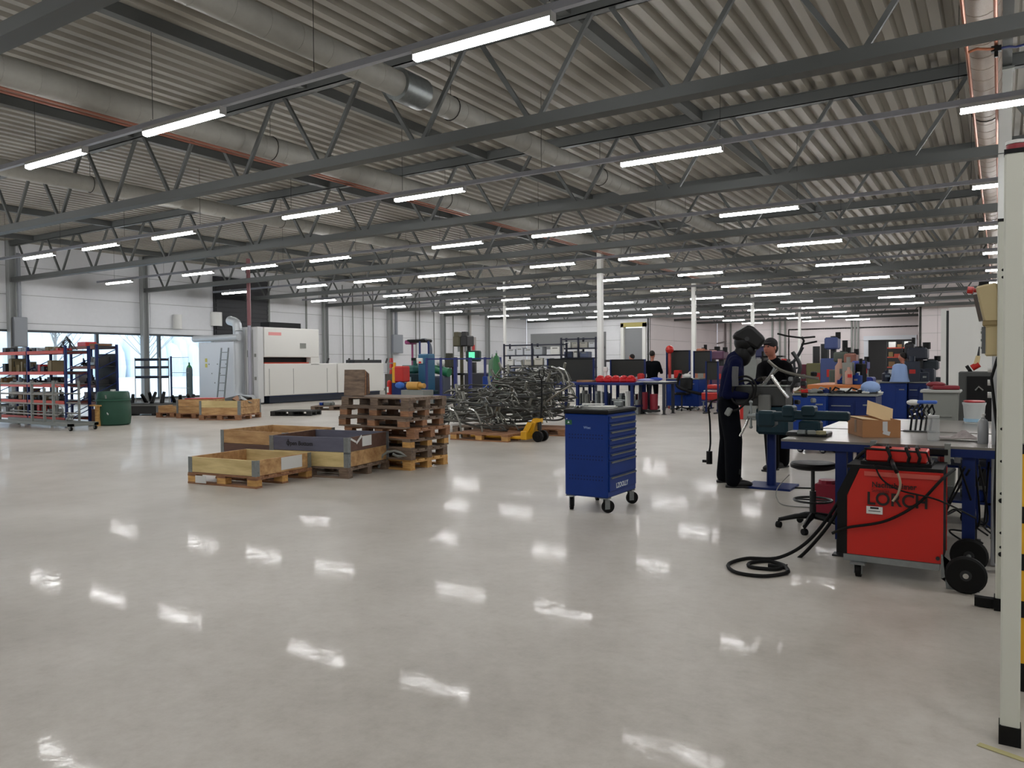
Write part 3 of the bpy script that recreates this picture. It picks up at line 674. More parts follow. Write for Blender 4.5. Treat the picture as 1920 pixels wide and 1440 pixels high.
# local axes: +x along the right face, +y along the left face
for nme, a in (('wall_front', (0, Lx, 0, .004)), ('wall_rear', (0, Lx, Ly-.004, Ly)), ('wall_left', (0, .004, .004, Ly-.004)), ('wall_right', (Lx-.004, Lx, .004, Ly-.004))):
    MB().b2(a[0], a[1], a[2], a[3], 0, Hh).build('side_panel', card, t)
MB().b2(.004, Lx-.004, .004, Ly-.004, 0, .004).build('bottom_panel', card, t)
MB().box(Lx*.22, Ly*.5, Hh+.004, Lx*.42, Ly, .003, ry=.06).build('flap', cardl, t)
MB().box(Lx*.72, Ly*.62, Hh+.05, .2, .003, .15, rx=-.75, ry=.35).build('flap', cardl, t)
MB().box(Lx*.5, -.06*0+Ly+.04, Hh-.02, Lx*.9, .1, .003, rx=-.6).build('flap', card, t)
MB().box(.16, -.001, .085, .035, .002, .07).box(.17, -.0015, .035, .05, .002, .03, ry=.3).build('label_sticker', M('torn_label', '#c9c9c9', .6), t)
MB().box(-.001, Ly*.45, .075, .002, .05, .1).build('tape', M('brown_tape', '#8b6a4a', .4), t)
p = at(1846, 833, BH)
t = thing('spray_bottle', 'grey metal spray can with white nozzle at the right bench corner', 'spray can', (p.x-.01, p.y+.04, BH))
MB().lathe([(.0, 0), (.032, 0), (.033, .01), (.033, .145), (.024, .165), (.012, .172), (.012, .18)], 18).build('can_body', M('can_grey', '#9a9c9e', .35, .4), t, smooth=True); MB().cyl((0, 0, .18), (0, 0, .205), .009).box(.004, 0, .2, .02, .012, .012).build('nozzle', white, t)
p = at(1750, 826, BH); t = thing('plastic_jar', 'clear plastic jar standing on the bench right of the box', 'jar', (p.x, p.y, BH))
jar = M('clear_plastic', '#cfd4d6', .15, alpha=.35)
MB().lathe([(0, 0), (.038, 0), (.04, .01), (.04, .15), (.036, .155), (.036, .165)], 18).build('jar_body', jar, t, smooth=True); MB().cyl((0, 0, .165), (0, 0, .18), .038, n=18).build('lid', M('milky_lid', '#b9bdbd', .5), t)
p = at(1800, 826, BH); m = MB(); rnd = random.Random(3); g = 12
for i in range(g):
    for j in range(g):
        u, v = i/(g-1)-.5, j/(g-1)-.5; m.v.append((u*.26, v*.16, .012+max(0, .07-(abs(u-.1)*.2+abs(v)*.2))*(.5+rnd.random()*.7)))
for i in range(g-1):
    for j in range(g-1): m.f.append((i*g+j, (i+1)*g+j, (i+1)*g+j+1, i*g+j+1))
o = tag(m.build('rag', M('rag_cloth', '#a39a98', .9, var=.2, scale=20), smooth=False, loc=(p.x, p.y+.02, BH+.004)), 'crumpled pale rag on the front bench beside the spray can', 'rag')
sd = o.modifiers.new('s', 'SOLIDIFY'); sd.thickness = .006; sd.offset = 1
p = at(1826, 795, BH); t = thing('bucket', 'small white bucket with red lid on the second bench', 'bucket', (p.x, p.y+.05, BH+.001)); t.scale = (.88, .88, .85)
MB().lathe([(0, 0), (.085, 0), (.1, .19), (.104, .2), (.108, .215), (.108, .225)], 22).build('bucket_body', M('bucket_white', '#c3c7c6', .4), t, smooth=True)
MB().lathe([(0.0, .226), (.09, .226), (.1, .24), (.085, .246), (0, .243)], 22).build('lid', M('lid_red', '#b3242c', .4), t, smooth=True)
MB().lathe([(.1088, .02), (.09, .0205)], 3); MB().cyl((0, 0, .02), (0, 0, .055), .0925, .0965, n=22, caps=False).build('blue_band', M('band_blue', '#9cc0d8', .5), t)
p = at(1722, 812, BH); t = thing('clamp_rack', 'black hand clamps standing upright on the bench behind the box', 'clamps', (p.x, p.y+.15, BH))
for i in range(5):
    x = -.07+i*.035; MB().tube([(x, .0, 0.004), (x+.01, .01*i, .1), (x-.015, .0, .17), (x+.02, -.01, .22)], .009, 6).tube([(x+.01, .02, .1), (x+.03, .03, .16), (x+.015, .03, .21)], .007, 6).build('clamp_arm', [black, darkmetal][i % 2], t, smooth=True)
    MB().ball((x, -.01, .12+.02*(i % 3)), .012, 8, 6).build('clamp_pad', chrome, t)
MB().cbox(.05, 0, .24, .14, .07, .025, .006).build('blue_cloth', M('light_blue', '#3b63b8', .6), t); MB().ball((-.05, 0, .235), (.05, .035, .025)).build('white_part', white, t)
MB().box(0, 0, .004, .24, .1, .008).build('rack_base', darkmetal, t)
# bins behind the benches
p = atY(1765, 735, 9.0)
t = thing('waste_bin', 'grey plastic waste bin with flat lid behind the benches', 'bin', (p.x, 9.0, 0)); zt_ = p.z
MB().add([(-.12, -.12, 0), (.12, -.12, 0), (.12, .12, 0), (-.12, .12, 0), (-.155, -.155, zt_), (.155, -.155, zt_), (.155, .155, zt_), (-.155, .155, zt_)], [(0, 3, 2, 1), (4, 5, 6, 7), (0, 1, 5, 4), (1, 2, 6, 5), (2, 3, 7, 6), (3, 0, 4, 7)]).build('bin_body', greyplastic, t)
MB().cbox(0, 0, zt_+.01, .36, .36, .03, .008).build('rim', M('rim_grey', '#a9aaa6', .5), t)
for z in (.55, .85): MB().box(0, -.132-.02*z, z, .2, .02, .02).build('rib', greyplastic, t)
tag(MB().cbox(0, 0, .02, .24, .22, .04, .01, rz=.2).ball((-.08, 0, .05), (.09, .07, .03)).build('folded_bag', M('dark_red_cloth', '#7c1a26', .6), loc=(p.x+.03, 9.0, zt_+.027)), 'dark red folded bag lying on the grey waste bin', 'bag')
pa = atY(1797, 697, 9.7); t = thing('tool_cabinet', 'black tool cabinet in front of the white partition', 'cabinet', (pa.x+.36, 9.95, 0))
MB().cbox(0, 0, pa.z/2, .72, .45, pa.z, .01).build('cabinet_body', M('cabinet_grey', '#3f413f', .5), t)
MB().box(.02, -.23, pa.z/2, .6, .02, pa.z-.1).build('door', black, t); MB().tube([(-.2, -.25, pa.z-.2), (-.17, -.26, pa.z-.16), (-.13, -.25, pa.z-.2)], .008).build('handle', steelgrey, t)
q = atY(1830, 692, 9.9)
t = thing('angle_grinder', 'red angle grinder standing on the black tool cabinet', 'power tool', (q.x, 9.9, pa.z+.002))
MB().cyl((-.04, 0, .035), (.03, 0, .08), .035, n=12).build('gear_head', red, t, smooth=True); MB().cyl((.0, 0, .07), (.02, 0, .17), .03, .022, n=12).build('motor_grip', M('cream_plastic', '#cdb889', .5), t, smooth=True); MB().cyl((.02, 0, .17), (.03, 0, .27), .014, .006, n=8).build('tail', darkmetal, t); MB().cyl((-.08, 0, .012), (-.05, 0, .03), .05, n=14).build('disc', black, t)
# white partition behind
pa = atY(1765, 578, 16); pb = atY(1776, 578, 16)
t = thing('partition_wall', 'high white partition block behind the black cabinet at the right', 'partition', (0, 16, 0))
MB().b2(pb.x+.03, 2.2, -.05, 2.4, 0, pa.z).build('panel', white, t); MB().b2(pa.x, pb.x-.01, -.08, .02, 0, pa.z-.02).build('corner_post', white, t); MB().b2(pb.x-.01, pb.x+.03, -.04, .02, 0, pa.z-.05).build('joint_strip', darkmetal, t)
# ================================================================== red welding machine
tealm = teal
yF = 5.42
a = atY(1588, 1040, yF); b = atY(1768, 1055, yF); tl_ = atY(1612, 880, yF); tr_ = atY(1768, 886, yF); lb = atY(1588, 928, yF)
wx0, wx1 = a.x, b.x; zb_ = (a.z+b.z)/2; zt_ = (tl_.z+tr_.z)/2
t = thing('welding_machine', 'red welding machine on wheels under the front workbench', 'welding machine', (wx0, yF, 0))
W_ = wx1-wx0; D_ = .42
poly = [(0, zb_), (W_, zb_), (W_, zt_), (tl_.x-wx0, zt_), (0, lb.z)]
RX = Matrix.Rotation(pi/2, 4, 'X')
MB().prism(poly, -.012, 0, RX).build('side_panel', M('welder_red', '#c41f14', .38), t)
MB().prism(poly, -D_, -D_+.012, RX).build('side_panel', MATS['welder_red'], t)
inner = [(x-(.02 if x < .1 else -.0), z) for x, z in poly]
MB().prism([(-.045, zb_-.005), (W_-.005, zb_-.005), (W_-.005, zt_-.006), (tl_.x-wx0-.03, zt_-.006), (-.045, lb.z+.0)], -D_+.012, -.012, RX).build('body_shell', black, t)
MB().prism([(-.06, zb_), (-.0, zb_), (-.0, lb.z), (tl_.x-wx0-.0, zt_+.01), (tl_.x-wx0-.05, zt_+.015), (-.06, lb.z+.01)], -D_+.0, .004, RX).build('front_bezel', black, t)
MB().box(W_/2, D_/2, zt_+.012, W_+.0, D_+.0, .022).build('top_cover', black, t)
MB().box(W_/2-.02, D_/2, zb_-.022, W_+.0, D_+.02, .04).build('chassis_rail', galv, t)
MB().add([(W_*.07, -.0135, zt_-.02), (W_*.5, -.0135, zt_-.055), (W_*.98, -.0135, zt_-.02)], [(0, 1, 2)]) 
MB().box(W_*.58, -.014, zt_-.028, W_*.78, .004, .028).build('highlight_step', M('welder_pink', '#c9574c', .4), t)
blk = M('lettering_black', '#1a0a08', .5)
f = (W_/.52)
text('LORCH', .108*f, blk, t, (W_*.215, -.0135, zb_+(zt_-zb_)*.60), (pi/2, 0, 0), 'lettering', sx=.92)
text('Nachtsheimer', .047*f, blk, t, (W_*.27, -.0135, zb_+(zt_-zb_)*.80), (pi/2, 0, 0), 'small_lettering', sx=.9)
text('Schweiss', .03*f, M('lettering_faint', '#6b150f', .5), t, (W_*.27, -.0135, zb_+(zt_-zb_)*.745), (pi/2, 0, 0), 'faint_lettering', sx=.9)
s = MB().box(W_*.30, -.014, zb_+(zt_-zb_)*.535, .095, .003, .048).build('white_sticker', paper, t)
MB().box(W_*.30, -.016, zb_+(zt_-zb_)*.56, .05, .002, .012).box(W_*.30, -.016, zb_+(zt_-zb_)*.525, .07, .002, .004).build('sticker_print', ink, s)
MB().cyl((W_*.95, -.013, zb_+.035), (W_*.95, -.02, zb_+.035), .012).build('screw_head', darkmetal, t)
# castor and big wheels
c = caster(t, .07, -.02, .045, pi/2, zb_-.045); caster(t, .07, D_-.02, .045, pi/2, zb_-.045)
MB().prism([(W_-.01, zb_-.09), (W_+.05, zb_-.05), (W_+.14, zb_-.06), (W_+.2, zb_-.15), (W_+.12, zb_-.18), (W_+.02, zb_-.16), (W_+.0, zb_+.06), (W_-.01, zb_+.06)], .0, .012, RX).build('axle_plate', galv, t)
wz = .112; wxx = W_+.125
MB().cyl((wxx, -.09, wz), (wxx, D_+.08, wz), .012).build('axle', galv, t)
for y in (-.07, D_+.06):
    w = MB(); 
    w.lathe([(.03, -.022), (.07, -.022), (.1, -.024), (.112, -.012), (.112, .012), (.1, .024), (.07, .022), (.03, .022)], 28, Matrix.Translation((wxx, y, wz)) @ Matrix.Rotation(pi/2, 4, 'X'))
    o = w.build('wheel', rubber, t, smooth=True)
    MB().cyl((wxx, y-.026, wz), (wxx, y+.026, wz), .032, n=16).build('hub', darkmetal, o, smooth=True); MB().cyl((wxx, y-.034, wz), (wxx, y-.026, wz), .016, n=12).build('hub_cap', chrome, o, smooth=True)
# wire feeder on top
q0 = atY(1625, 842, yF+.1); q1 = atY(1738, 872, yF+.1)
t = thing('wire_feeder', 'red wire feeder case with cables wound round it on top of the welding machine', 'wire feeder', ((q0.x+q1.x)/2, yF+.2, zt_+.024))
fw, fh = q1.x-q0.x, .075
MB().cbox(0, 0, fh/2+.02, fw, .25, fh, .008).build('case', MATS['welder_red'], t); MB().box(0, 0, .01, fw+.06, .28, .02).build('base_tray', black, t)
for i, x in enumerate((-.04, .07, .13)):
    MB().tube([(x, -.14, .02), (x+.01, -.145, .06), (x-.01, -.13, .11), (x-.02, 0, .115), (x, .13, .06)], .011, 6).build('wound_cable', rubber, t, smooth=True)
MB().tube([(-fw/2, -.1, .02), (-fw/2-.01, -.12, .1), (fw/2, -.12, .09), (fw/2+.02, -.1, .02)], .008, 6).build('carry_handle', black, t, smooth=True)
# cables of the welder
def curve_pts(P, n=10):
    out = []
    P = [Vector(p) for p in P]
    for i in range(len(P)-1):
        p0 = P[max(i-1, 0)]; p1 = P[i]; p2 = P[i+1]; p3 = P[min(i+2, len(P)-1)]
        for k in range(n):
            u = k/n; out.append(.5*((2*p1)+(p2-p0)*u+(2*p0-5*p1+4*p2-p3)*u*u+(3*p1-p0-3*p2+p3)*u**3))
    out.append(P[-1]); return out
def cable(name, label, P, r, mat=rubber, cat='cable', n=8):
    return tag(MB().tube(curve_pts(P, n), r, 8).build(name, mat, smooth=True), label, cat)
G = lambda px, py, z=.013: at(px, py, z)
yc = by0-.07
P1 = [atY(1655, 838, yc), atY(1638, 838, yc-.02), atY(1605, 862, 5.75), atY(1575, 935, 5.7), atY(1520, 1010, 5.75), G(1462, 1045, .03), G(1400, 1047), G(1366, 1058), G(1380, 1073), G(1430, 1080), G(1474, 1074), G(1472, 1064), G(1440, 1060)]
cable('torch_cable', 'thick black torch hose running down from the bench and looping on the floor', P1, .0125)
P2 = [atY(1650, 842, yc-.02), atY(1622, 860, yc-.05), atY(1596, 905, 5.68), atY(1560, 975, 5.66), atY(1520, 1025, 5.7), atY(1490, 1052, 5.72), G(1462, 1066), G(1430, 1066), G(1405, 1062), G(1408, 1055), G(1440, 1052), G(1470, 1060), G(1478, 1072, .03)]
cable('earth_cable', 'second black hose beside the torch hose with the small inner loop on the floor', P2, .0125)
y0 = yF-.035
cable('power_cable', 'black cable slung across the red side of the welding machine', [atY(1560, 1000, y0+.0), atY(1590, 989, y0), atY(1660, 977, y0), atY(1720, 945, y0), atY(1765, 900, y0), atY(1790, 880, y0+.2)], .009)
cable('control_cable', 'thin black cable crossing down over the lettering of the welding machine', [atY(1640, 872, y0-.01), atY(1655, 900, y0-.01), atY(1690, 920, y0-.01), atY(1760, 938, y0-.01), atY(1830, 972, 5.8)], .0055)
t = thing('welding_torch', 'pale metal torch neck hanging in front of the welding machine', 'torch')
MB().tube(curve_pts([atY(1668, 850, yc-.06), atY(1675, 872, y0-.03), atY(1682, 886, y0-.04)]), .013, 8).build('grip', black, t, smooth=True)
MB().tube(curve_pts([atY(1682, 884, y0-.04), atY(1688, 905, y0-.05), atY(1684, 925, y0-.05), atY(1674, 940, y0-.05)]), .0075, 8).build('neck', M('brass_pale', '#a89a86', .4, .6), t, smooth=True)
rr = random.Random(11)
for i in range(7):
    s = at(1800+i*9, 860+rr.randint(0, 20), .6+rr.random()*.15); e = at(1780+i*11, 985+rr.randint(-20, 40), .02)
    cable('hanging_cable', 'black cable among the tangle under the bench right of the welding machine', [s, (s+e)/2+Vector((rr.uniform(-.15, .15), rr.uniform(-.1, .2), -.12)), e+Vector((0, 0, .1)), e+Vector((.1, .1, 0))], .007)['group'] = 'cables hanging under the bench'
# crates with scrap under the second bench
t = thing('parts_shelf', 'dark shelf frame with pale parts under the second workbench', 'shelf', (-.55, 7.8, 0))
MB().box(0, 0, .5, 1.0, .5, .02).box(0, 0, .2, 1.0, .5, .02).build('shelf_board', dblue, t)
for x in (-.48, .48): MB().box(x, 0, .35, .04, .5, .7).build('side_frame', dblue, t)
for i in range(16):
    z = .21 if i % 2 else .51
    MB().cbox(-.45+i*.058, -.12+rr.uniform(-.06, .06), z+.045+.001, .05, .08, .06+rr.random()*.05, .006, rz=rr.random()).build('part', [white, galv, paper, blue, red, steelgrey][i % 6], t)
tag(MB().cbox(0, 0, .14, .2, .2, .28, .01).cyl((0, 0, .28), (0, 0, .31), .08).build('canister', M('dark_red_canister', '#8e1630', .45), loc=(*at(1552, 962)[:2], 0)), 'dark red canister on the floor behind the stool', 'canister')
# ================================================================== swivel stool
p = at(1524, 992); t = thing('swivel_stool', 'black round swivel stool with five castors before the bench leg', 'stool', (p.x, p.y, 0))
MB().lathe([(0, .50), (.14, .505), (.178, .52), (.18, .545), (.17, .56), (.1, .568), (0, .562)], 28).build('seat', black, t, smooth=True)
MB().cyl((0, 0, .1), (0, 0, .32), .026).cyl((0, 0, .32), (0, 0, .5), .016).build('gas_column', darkmetal, t, smooth=True)
MB().tube([(.15*cos(i*pi/12), .15*sin(i*pi/12), .245) for i in range(24)], .01, 6, closed=True).build('foot_ring', darkmetal, t, smooth=True)
MB().tube([(.15*cos(a_), .15*sin(a_), .245) for a_ in (0, pi)], .008).build('ring_spoke', darkmetal, t)
for i in range(5):
    A_ = i*2*pi/5+.9; l = MB(); l.tube([(.02*cos(A_), .02*sin(A_), .115), (.14*cos(A_), .14*sin(A_), .1), (.27*cos(A_), .27*sin(A_), .068)], [.028, .022, .016], 8)
    l = l.build('base_arm', black, t, smooth=True)
    c = Vector((.27*cos(A_), .27*sin(A_), .026)); n = Vector((-sin(A_+1), cos(A_+1), 0)); MB().cyl(c-n*.018, c+n*.018, .026, n=14).cyl(c, c+Vector((0, 0, .045)), .008).build('castor', rubber, l, smooth=True)
cable('floor_cable', 'thin black cable lying in a loop on the floor left of the stool', [G(1388, 880, .3), G(1388, 898, .02), G(1410, 910, .008), G(1450, 913, .008), G(1540, 916, .008)], .008)
cable('air_hose', 'thin grey hose curling on the floor beside the stool', [G(1480, 890, .25), G(1458, 915, .1), G(1457, 935, .01), G(1475, 948, .006), G(1550, 952, .006)], .005, greyplastic)

# ================================================================== teal vice and welding fixture at the left bench end
q = atY(1505, 790, 6.3)
t = thing('bench_vice', 'big dark teal bench vice at the left end of the front bench', 'vice', (q.x, 6.3, BH))
MB().cbox(.05, 0, .015, .3, .22, .03, .006).build('base_plate', darkmetal, t)
MB().cbox(.06, 0, .07, .16, .13, .09, .015).cyl((.06, 0, .03), (.06, 0, .06), .09, n=20).build('swivel_body', tealm, t)
MB().cbox(.12, 0, .155, .44, .1, .07, .012).cbox(.05, 0, .19, .1, .14, .08, .012).build('fixed_jaw', tealm, t)
MB().cbox(-.2, 0, .14, .3, .12, .075, .014).cbox(-.1, 0, .185, .09, .15, .09, .014).cbox(-.27, 0, .12, .14, .15, .13, .02).build('sliding_jaw', tealm, t)
MB().cyl((-.33, 0, .14), (-.42, 0, .14), .018).build('spindle', galv, t, smooth=True); MB().cyl((-.4, 0, .05), (-.4, 0, .25), .009).ball((-.4, 0, .05), .015).ball((-.4, 0, .25), .015).build('handle_bar', galv, t, smooth=True)
for i in range(3): MB().cbox(.02+i*.07, -.13, .035, .06, .05, .03, .005, rz=.4*i).build('steel_offcut', [galv, steelgrey, M('khaki_part', '#8a8464', .5)][i], t)
# fixture stand the two welders work at
q = atY(1425, 742, 8.75); F0 = Vector((q.x, 8.75, 0))
t = thing('welding_fixture', 'dark welding fixture table on a post between the two welders', 'fixture', (F0.x, F0.y, 0))
ztab = atY(1425, 724, 8.75).z; zbot = atY(1425, 760, 8.75).z
MB().cbox(0, .05, (ztab+zbot)/2, .6, .34, ztab-zbot, .01).build('table_box', M('fixture_grey', '#3b3c3b', .5, .3), t)
MB().box(-.0, -.02, ztab+.006, .62, .2, .012).build('table_edge', steelgrey, t)
MB().cyl((.1, .1, .02), (.1, .1, zbot), .05, n=14).build('post', dblue, t, smooth=True); MB().box(.1, .1, .012, .5, .45, .024).build('foot_plate', dblue, t)
MB().cbox(.09, -.16, zbot+.02, .13, .07, .21, .01).build('junction_box', M('box_grey', '#62635f', .5), t)
MB().cbox(.16, 0, zbot-.16, .34, .3, .3, .03).build('gearbox', tealm, t)
arms = MB(); 
def W(px, py, Y=8.7): return atY(px, py, Y)-Vector((F0.x, F0.y, 0))
MB().tube([W(1426, 727), W(1444, 706), W(1460, 690)], .018, 8).build('chrome_arm', chrome, t, smooth=True)
MB().tube([W(1446, 704, 8.6), W(1462, 726, 8.6), W(1478, 746, 8.6)], .02, 8).build('chrome_arm', chrome, t, smooth=True)
MB().tube([W(1434, 722), W(1452, 690), W(1446, 682)], .012, 8).build('chrome_arm', galv, t, smooth=True)
MB().tube(curve_pts([W(1440, 676), W(1460, 692), W(1490, 702), W(1535, 710)]), .016, 8).build('bent_tube', M('raw_tube', '#77746c', .4, .7), t, smooth=True)
MB().tube(curve_pts([W(1486, 660, 8.9), W(1500, 690, 8.9), W(1480, 735, 8.9)]), .022, 8).build('clamp_arm', darkmetal, t, smooth=True)
for i in range(9):
    p = W(1470+rr.randint(0, 60), 700+rr.randint(0, 55), 8.9); MB().cbox(*p, .06, .05, .05, .01, rz=i).build('clamp', [darkmetal, black, galv][i % 3], t)
MB().tube(curve_pts([W(1372, 742, 8.5), W(1376, 714, 8.5), W(1400, 706, 8.5), W(1417, 722, 8.5), W(1410, 750, 8.5), W(1385, 758, 8.5), W(1372, 745, 8.5), W(1380, 720, 8.5), W(1404, 714, 8.5), W(1412, 735, 8.5), W(1388, 765, 8.5), W(1366, 772, 8.5)]), .012, 8).build('hose_coil', rubber, t, smooth=True)
MB().cbox(*W(1366, 772, 8.48), .06, .05, .09, .01, ry=.5).build('gun_body', steelgrey, t)
MB().tube([W(1387, 818, 8.6), W(1398, 798, 8.6), W(1408, 770, 8.6)], .014, 8).build('tube_piece', chrome, t, smooth=True)

# ================================================================== people
def blob(name, caps, balls, mat, parent, vox=.014, sm=4):
    m = MB()
    for p0, p1, r0, r1 in caps:
        m.cyl(p0, p1, r0, r1, n=14); m.ball(p0, r0*.995, 14, 8); m.ball(p1, r1*.995, 14, 8)
    for c, r in balls: m.ball(c, r, 16, 10)
    o = m.build(name, mat, parent)
    rm = o.modifiers.new('merge', 'REMESH'); rm.mode = 'VOXEL'; rm.voxel_size = vox; rm.use_smooth_shade = True
    s_ = o.modifiers.new('smooth', 'SMOOTH'); s_.iterations = sm; s_.factor = .6
    return o
skin = M('skin', '#b0705c', .55); clothn = M('navy_workwear', '#07090f', .9, bump=.3, scale=30, spec=.1); clothd = M('dark_workwear', '#060609', .9, bump=.3, scale=30, spec=.1); glove = M('work_glove', '#3a352e', .8)
jacketn = M('navy_jacket', '#0c1130', .9, bump=.3, scale=30, spec=.1); hair = M('dark_hair', '#1a1411', .8); boot = M('black_boot', '#0d0c0c', .6)
def hand(parent, wrist, direc, mat, name='glove', side=1):
    d = Vector(direc).normalized(); up = Vector((0, 0, 1)); u = d.cross(up).normalized()*side; v = u.cross(d)
    m = MB(); w = Vector(wrist); palm = w+d*.05
    T = Matrix((d, u, v)).transposed().to_4x4(); T.translation = palm
    m.ball((0, 0, 0), (.052, .042, .02), 12, 8, None) if False else m.add(*(lambda k: (k.v, k.f))(MB().ball((0, 0, 0), (.055, .043, .021), 12, 8)), T)
    for i, (o_, L) in enumerate(((-.030, .062), (-.010, .072), (.011, .068), (.031, .054))):
        b = palm+d*.04+u*o_; k1 = b+d*L*.5-v*.006; k2 = k1+d*L*.3-v*.022; k3 = k2+d*L*.05-v*.026
        m.tube([b, k1, k2, k3], [.0105, .010, .009, .0075], 8)
    b = w+d*.03-u*.036; m.tube([b, b-u*.028+d*.025-v*.006, b-u*.03+d*.058-v*.018], [.013, .011, .009], 8)
    return m.build(name, mat, parent, smooth=True)
def person(label, loc, rz, H, jacket, trousers, lean, arms, face=True, headtilt=0, headturn=0, legs=((.02, .1), (-.1, -.1)), vox=.014):
    """faces +x in its own frame"""
    t = thing('person', label, 'person', loc, rz); s = H/1.75
    hip = Vector((0, 0, .93*s)); ln = sin(lean); sh = hip+Vector((.5*ln, 0, .5*cos(lean)))*s; nk = sh+Vector((.02+.05*ln, 0, .06))*s; hd = nk+Vector((.03+.09*sin(lean+headtilt), 0, .13*cos(headtilt)))*s
    caps = []; body = []
    feet = []
    for sgn, (fx, fy) in zip((1, -1), legs):
        h0 = hip+Vector((0, .085*sgn, -.02))*s; ft = Vector((fx, fy, .08*s)); kn = (h0+ft)/2+Vector((.03, .005*sgn, .02))*s
        body += [(h0, kn, .085*s, .058*s), (kn, ft, .055*s, .038*s)]; feet.append(ft)
    tr_caps = [(h0_, k_, a_*1.14, b_*1.28) for h0_, k_, a_, b_ in body]
    tr_caps = []
    for sgn, ft in zip((1, -1), feet):
        h0 = hip+Vector((0, .085*sgn, -.0))*s; kn = (h0+ft)/2+Vector((.03, .005*sgn, .02))*s
        tr_caps += [(h0, kn, .118*s, .1*s), (kn, ft+Vector((0, 0, .0)), .1*s, .086*s)]
    blob('trousers', tr_caps+[(hip+Vector((0, .05, .0)), hip+Vector((0, -.05, .0)), .115*s, .115*s)], [(hip+Vector((0, 0, .07))*s, (.12*s, .16*s, .12*s))], trousers, t, vox)
    chest = (hip*.35+sh*.65)
    jk = [(hip+Vector((0, .05, .02)), chest+Vector((0, .06, 0)), .112*s, .125*s), (hip+Vector((0, -.05, .02)), chest+Vector((0, -.06, 0)), .112*s, .125*s), (sh+Vector((0, .13*s, -.03)), sh+Vector((0, -.13*s, -.03)), .085*s, .085*s), (chest, sh, .13*s, .10*s), (sh, nk, .075*s, .06*s)]
    bd = [(hip, chest, .1*s, .11*s), (chest, nk, .1*s, .05*s), (nk, hd-Vector((0, 0, .02)), .052*s, .05*s)]
    for sgn, (el, wr) in zip((1, -1), arms):
        so = sh+Vector((0, .19*sgn, -.045))*s; el = Vector(el); wr = Vector(wr)
        jk += [(so, el, .068*s, .054*s), (el, wr, .054*s, .04*s)]; bd += [(so, el, .045*s, .038*s), (el, wr, .037*s, .026*s)]
    blob('jacket', jk, [], jacket, t, vox)
    # body: one continuous surface, mostly covered by the clothes
    blob('body', body+bd, [(hd+Vector((0, 0, .02)), (.093*s, .074*s, .115*s))], skin, t, .012, 2)
    for sgn, (el, wr) in zip((1, -1), arms): hand(t, wr, Vector(wr)-Vector(el), glove, side=sgn)
    for sgn, ft in zip((1, -1), feet):
        MB().ball((ft.x+.07, ft.y, .045), (.14*s, .05*s, .045), 14, 8).cyl((ft.x, ft.y, .03), (ft.x, ft.y, .16*s), .05*s, .056*s, n=14).cbox(ft.x+.055, ft.y, .012, .28*s, .1*s, .024, .008).build('boot', boot, t, smooth=True)
    return t, hd, s
# welder with raised-back helmet
a1 = at(1350, 905); a2 = at(1380, 914)
base = (a1+a2)/2; rz1 = radians(18)
T1 = Matrix.Rotation(-rz1, 4, 'Z')
def loc_of(p, base, rz): return Matrix.Rotation(-rz, 4, 'Z') @ (Vector(p)-Vector(base))
l1 = loc_of(a1+Vector((.03, .05, 0)), base, rz1); l2 = loc_of(a2, base, rz1)
wrR = loc_of(atY(1400, 742, 8.6), base, rz1); elR = loc_of(atY(1362, 740, 8.5), base, rz1)
wrL = loc_of(atY(1420, 715, 8.9), base, rz1); elL = loc_of(atY(1390, 735, 9.05), base, rz1)
t, hd, s = person('person in dark workwear and a black welding helmet bending to the fixture', (base.x, base.y, 0), rz1, 1.76, jacketn, clothn, .16, ((elL, wrL), (elR, wrR)), headtilt=.35, legs=((l1.x, l1.y), (l2.x-.03, l2.y)))
# helmet: shell, visor, crown band
T = Matrix.Translation(hd+Vector((.0, 0, .0)))
XZ = Matrix(((1, 0, 0, 0), (0, 0, -1, 0), (0, 1, 0, 0), (0, 0, 0, 1)))
hm = M('helmet_black', '#060606', .4, spec=.35)
k = MB(); sec = [(-.115, .125, .055), (-.14, .055, .085), (-.06, .03, .1), (.06, -.03, .105), (.14, -.085, .09), (.235, .035, .075), (.2, .085, .085), (.1, .185, .08), (.03, .215, .06)]
kk = MB().prism([(x, z) for x, z, w in sec], -.1, .1, XZ); MB().add(kk.v, kk.f, T).build('welding_helmet', hm, t, bevel=.035, smooth=False)
kk = MB().ball((0, 0, .02), (.115, .1, .125), 20, 14).ball((.045, 0, -.07), (.085, .075, .09), 16, 10); MB().add(kk.v, kk.f, T).build('head_cover', hm, t, smooth=True)
T = T @ Matrix.Translation((.045, 0, .03)) @ Matrix.Rotation(.75, 4, 'Y')
kk = MB().cbox(.125, 0, .02, .02, .15, .12, .006); MB().add(kk.v, kk.f, T).build('visor_frame', M('visor_grey', '#5b5d5c', .3, .3), t)
kk = MB().box(.137, 0, .02, .006, .11, .06); MB().add(kk.v, kk.f, T).build('visor_glass', M('visor_glass', '#1c2b22', .08), t)
kk = MB().ball((-.02, 0, -.13), (.1, .095, .13), 16, 10); q5 = MB().add(kk.v, kk.f, Matrix.Translation(hd)).build('neck_hood', black, t, smooth=True)
kk = MB().cyl((-.03, -.115, .0), (-.03, .115, .0), .024, n=14); MB().add(kk.v, kk.f, T).build('hinge_knob', darkmetal, t)
MB().tube([loc_of(atY(1379, 688, 8.42), base, rz1), loc_of(atY(1378, 705, 8.40), base, rz1), loc_of(atY(1379, 724, 8.40), base, rz1)], .035, 10).build('breathing_hose', M('strap_grey', '#4a4b4d', .6), t, smooth=True)
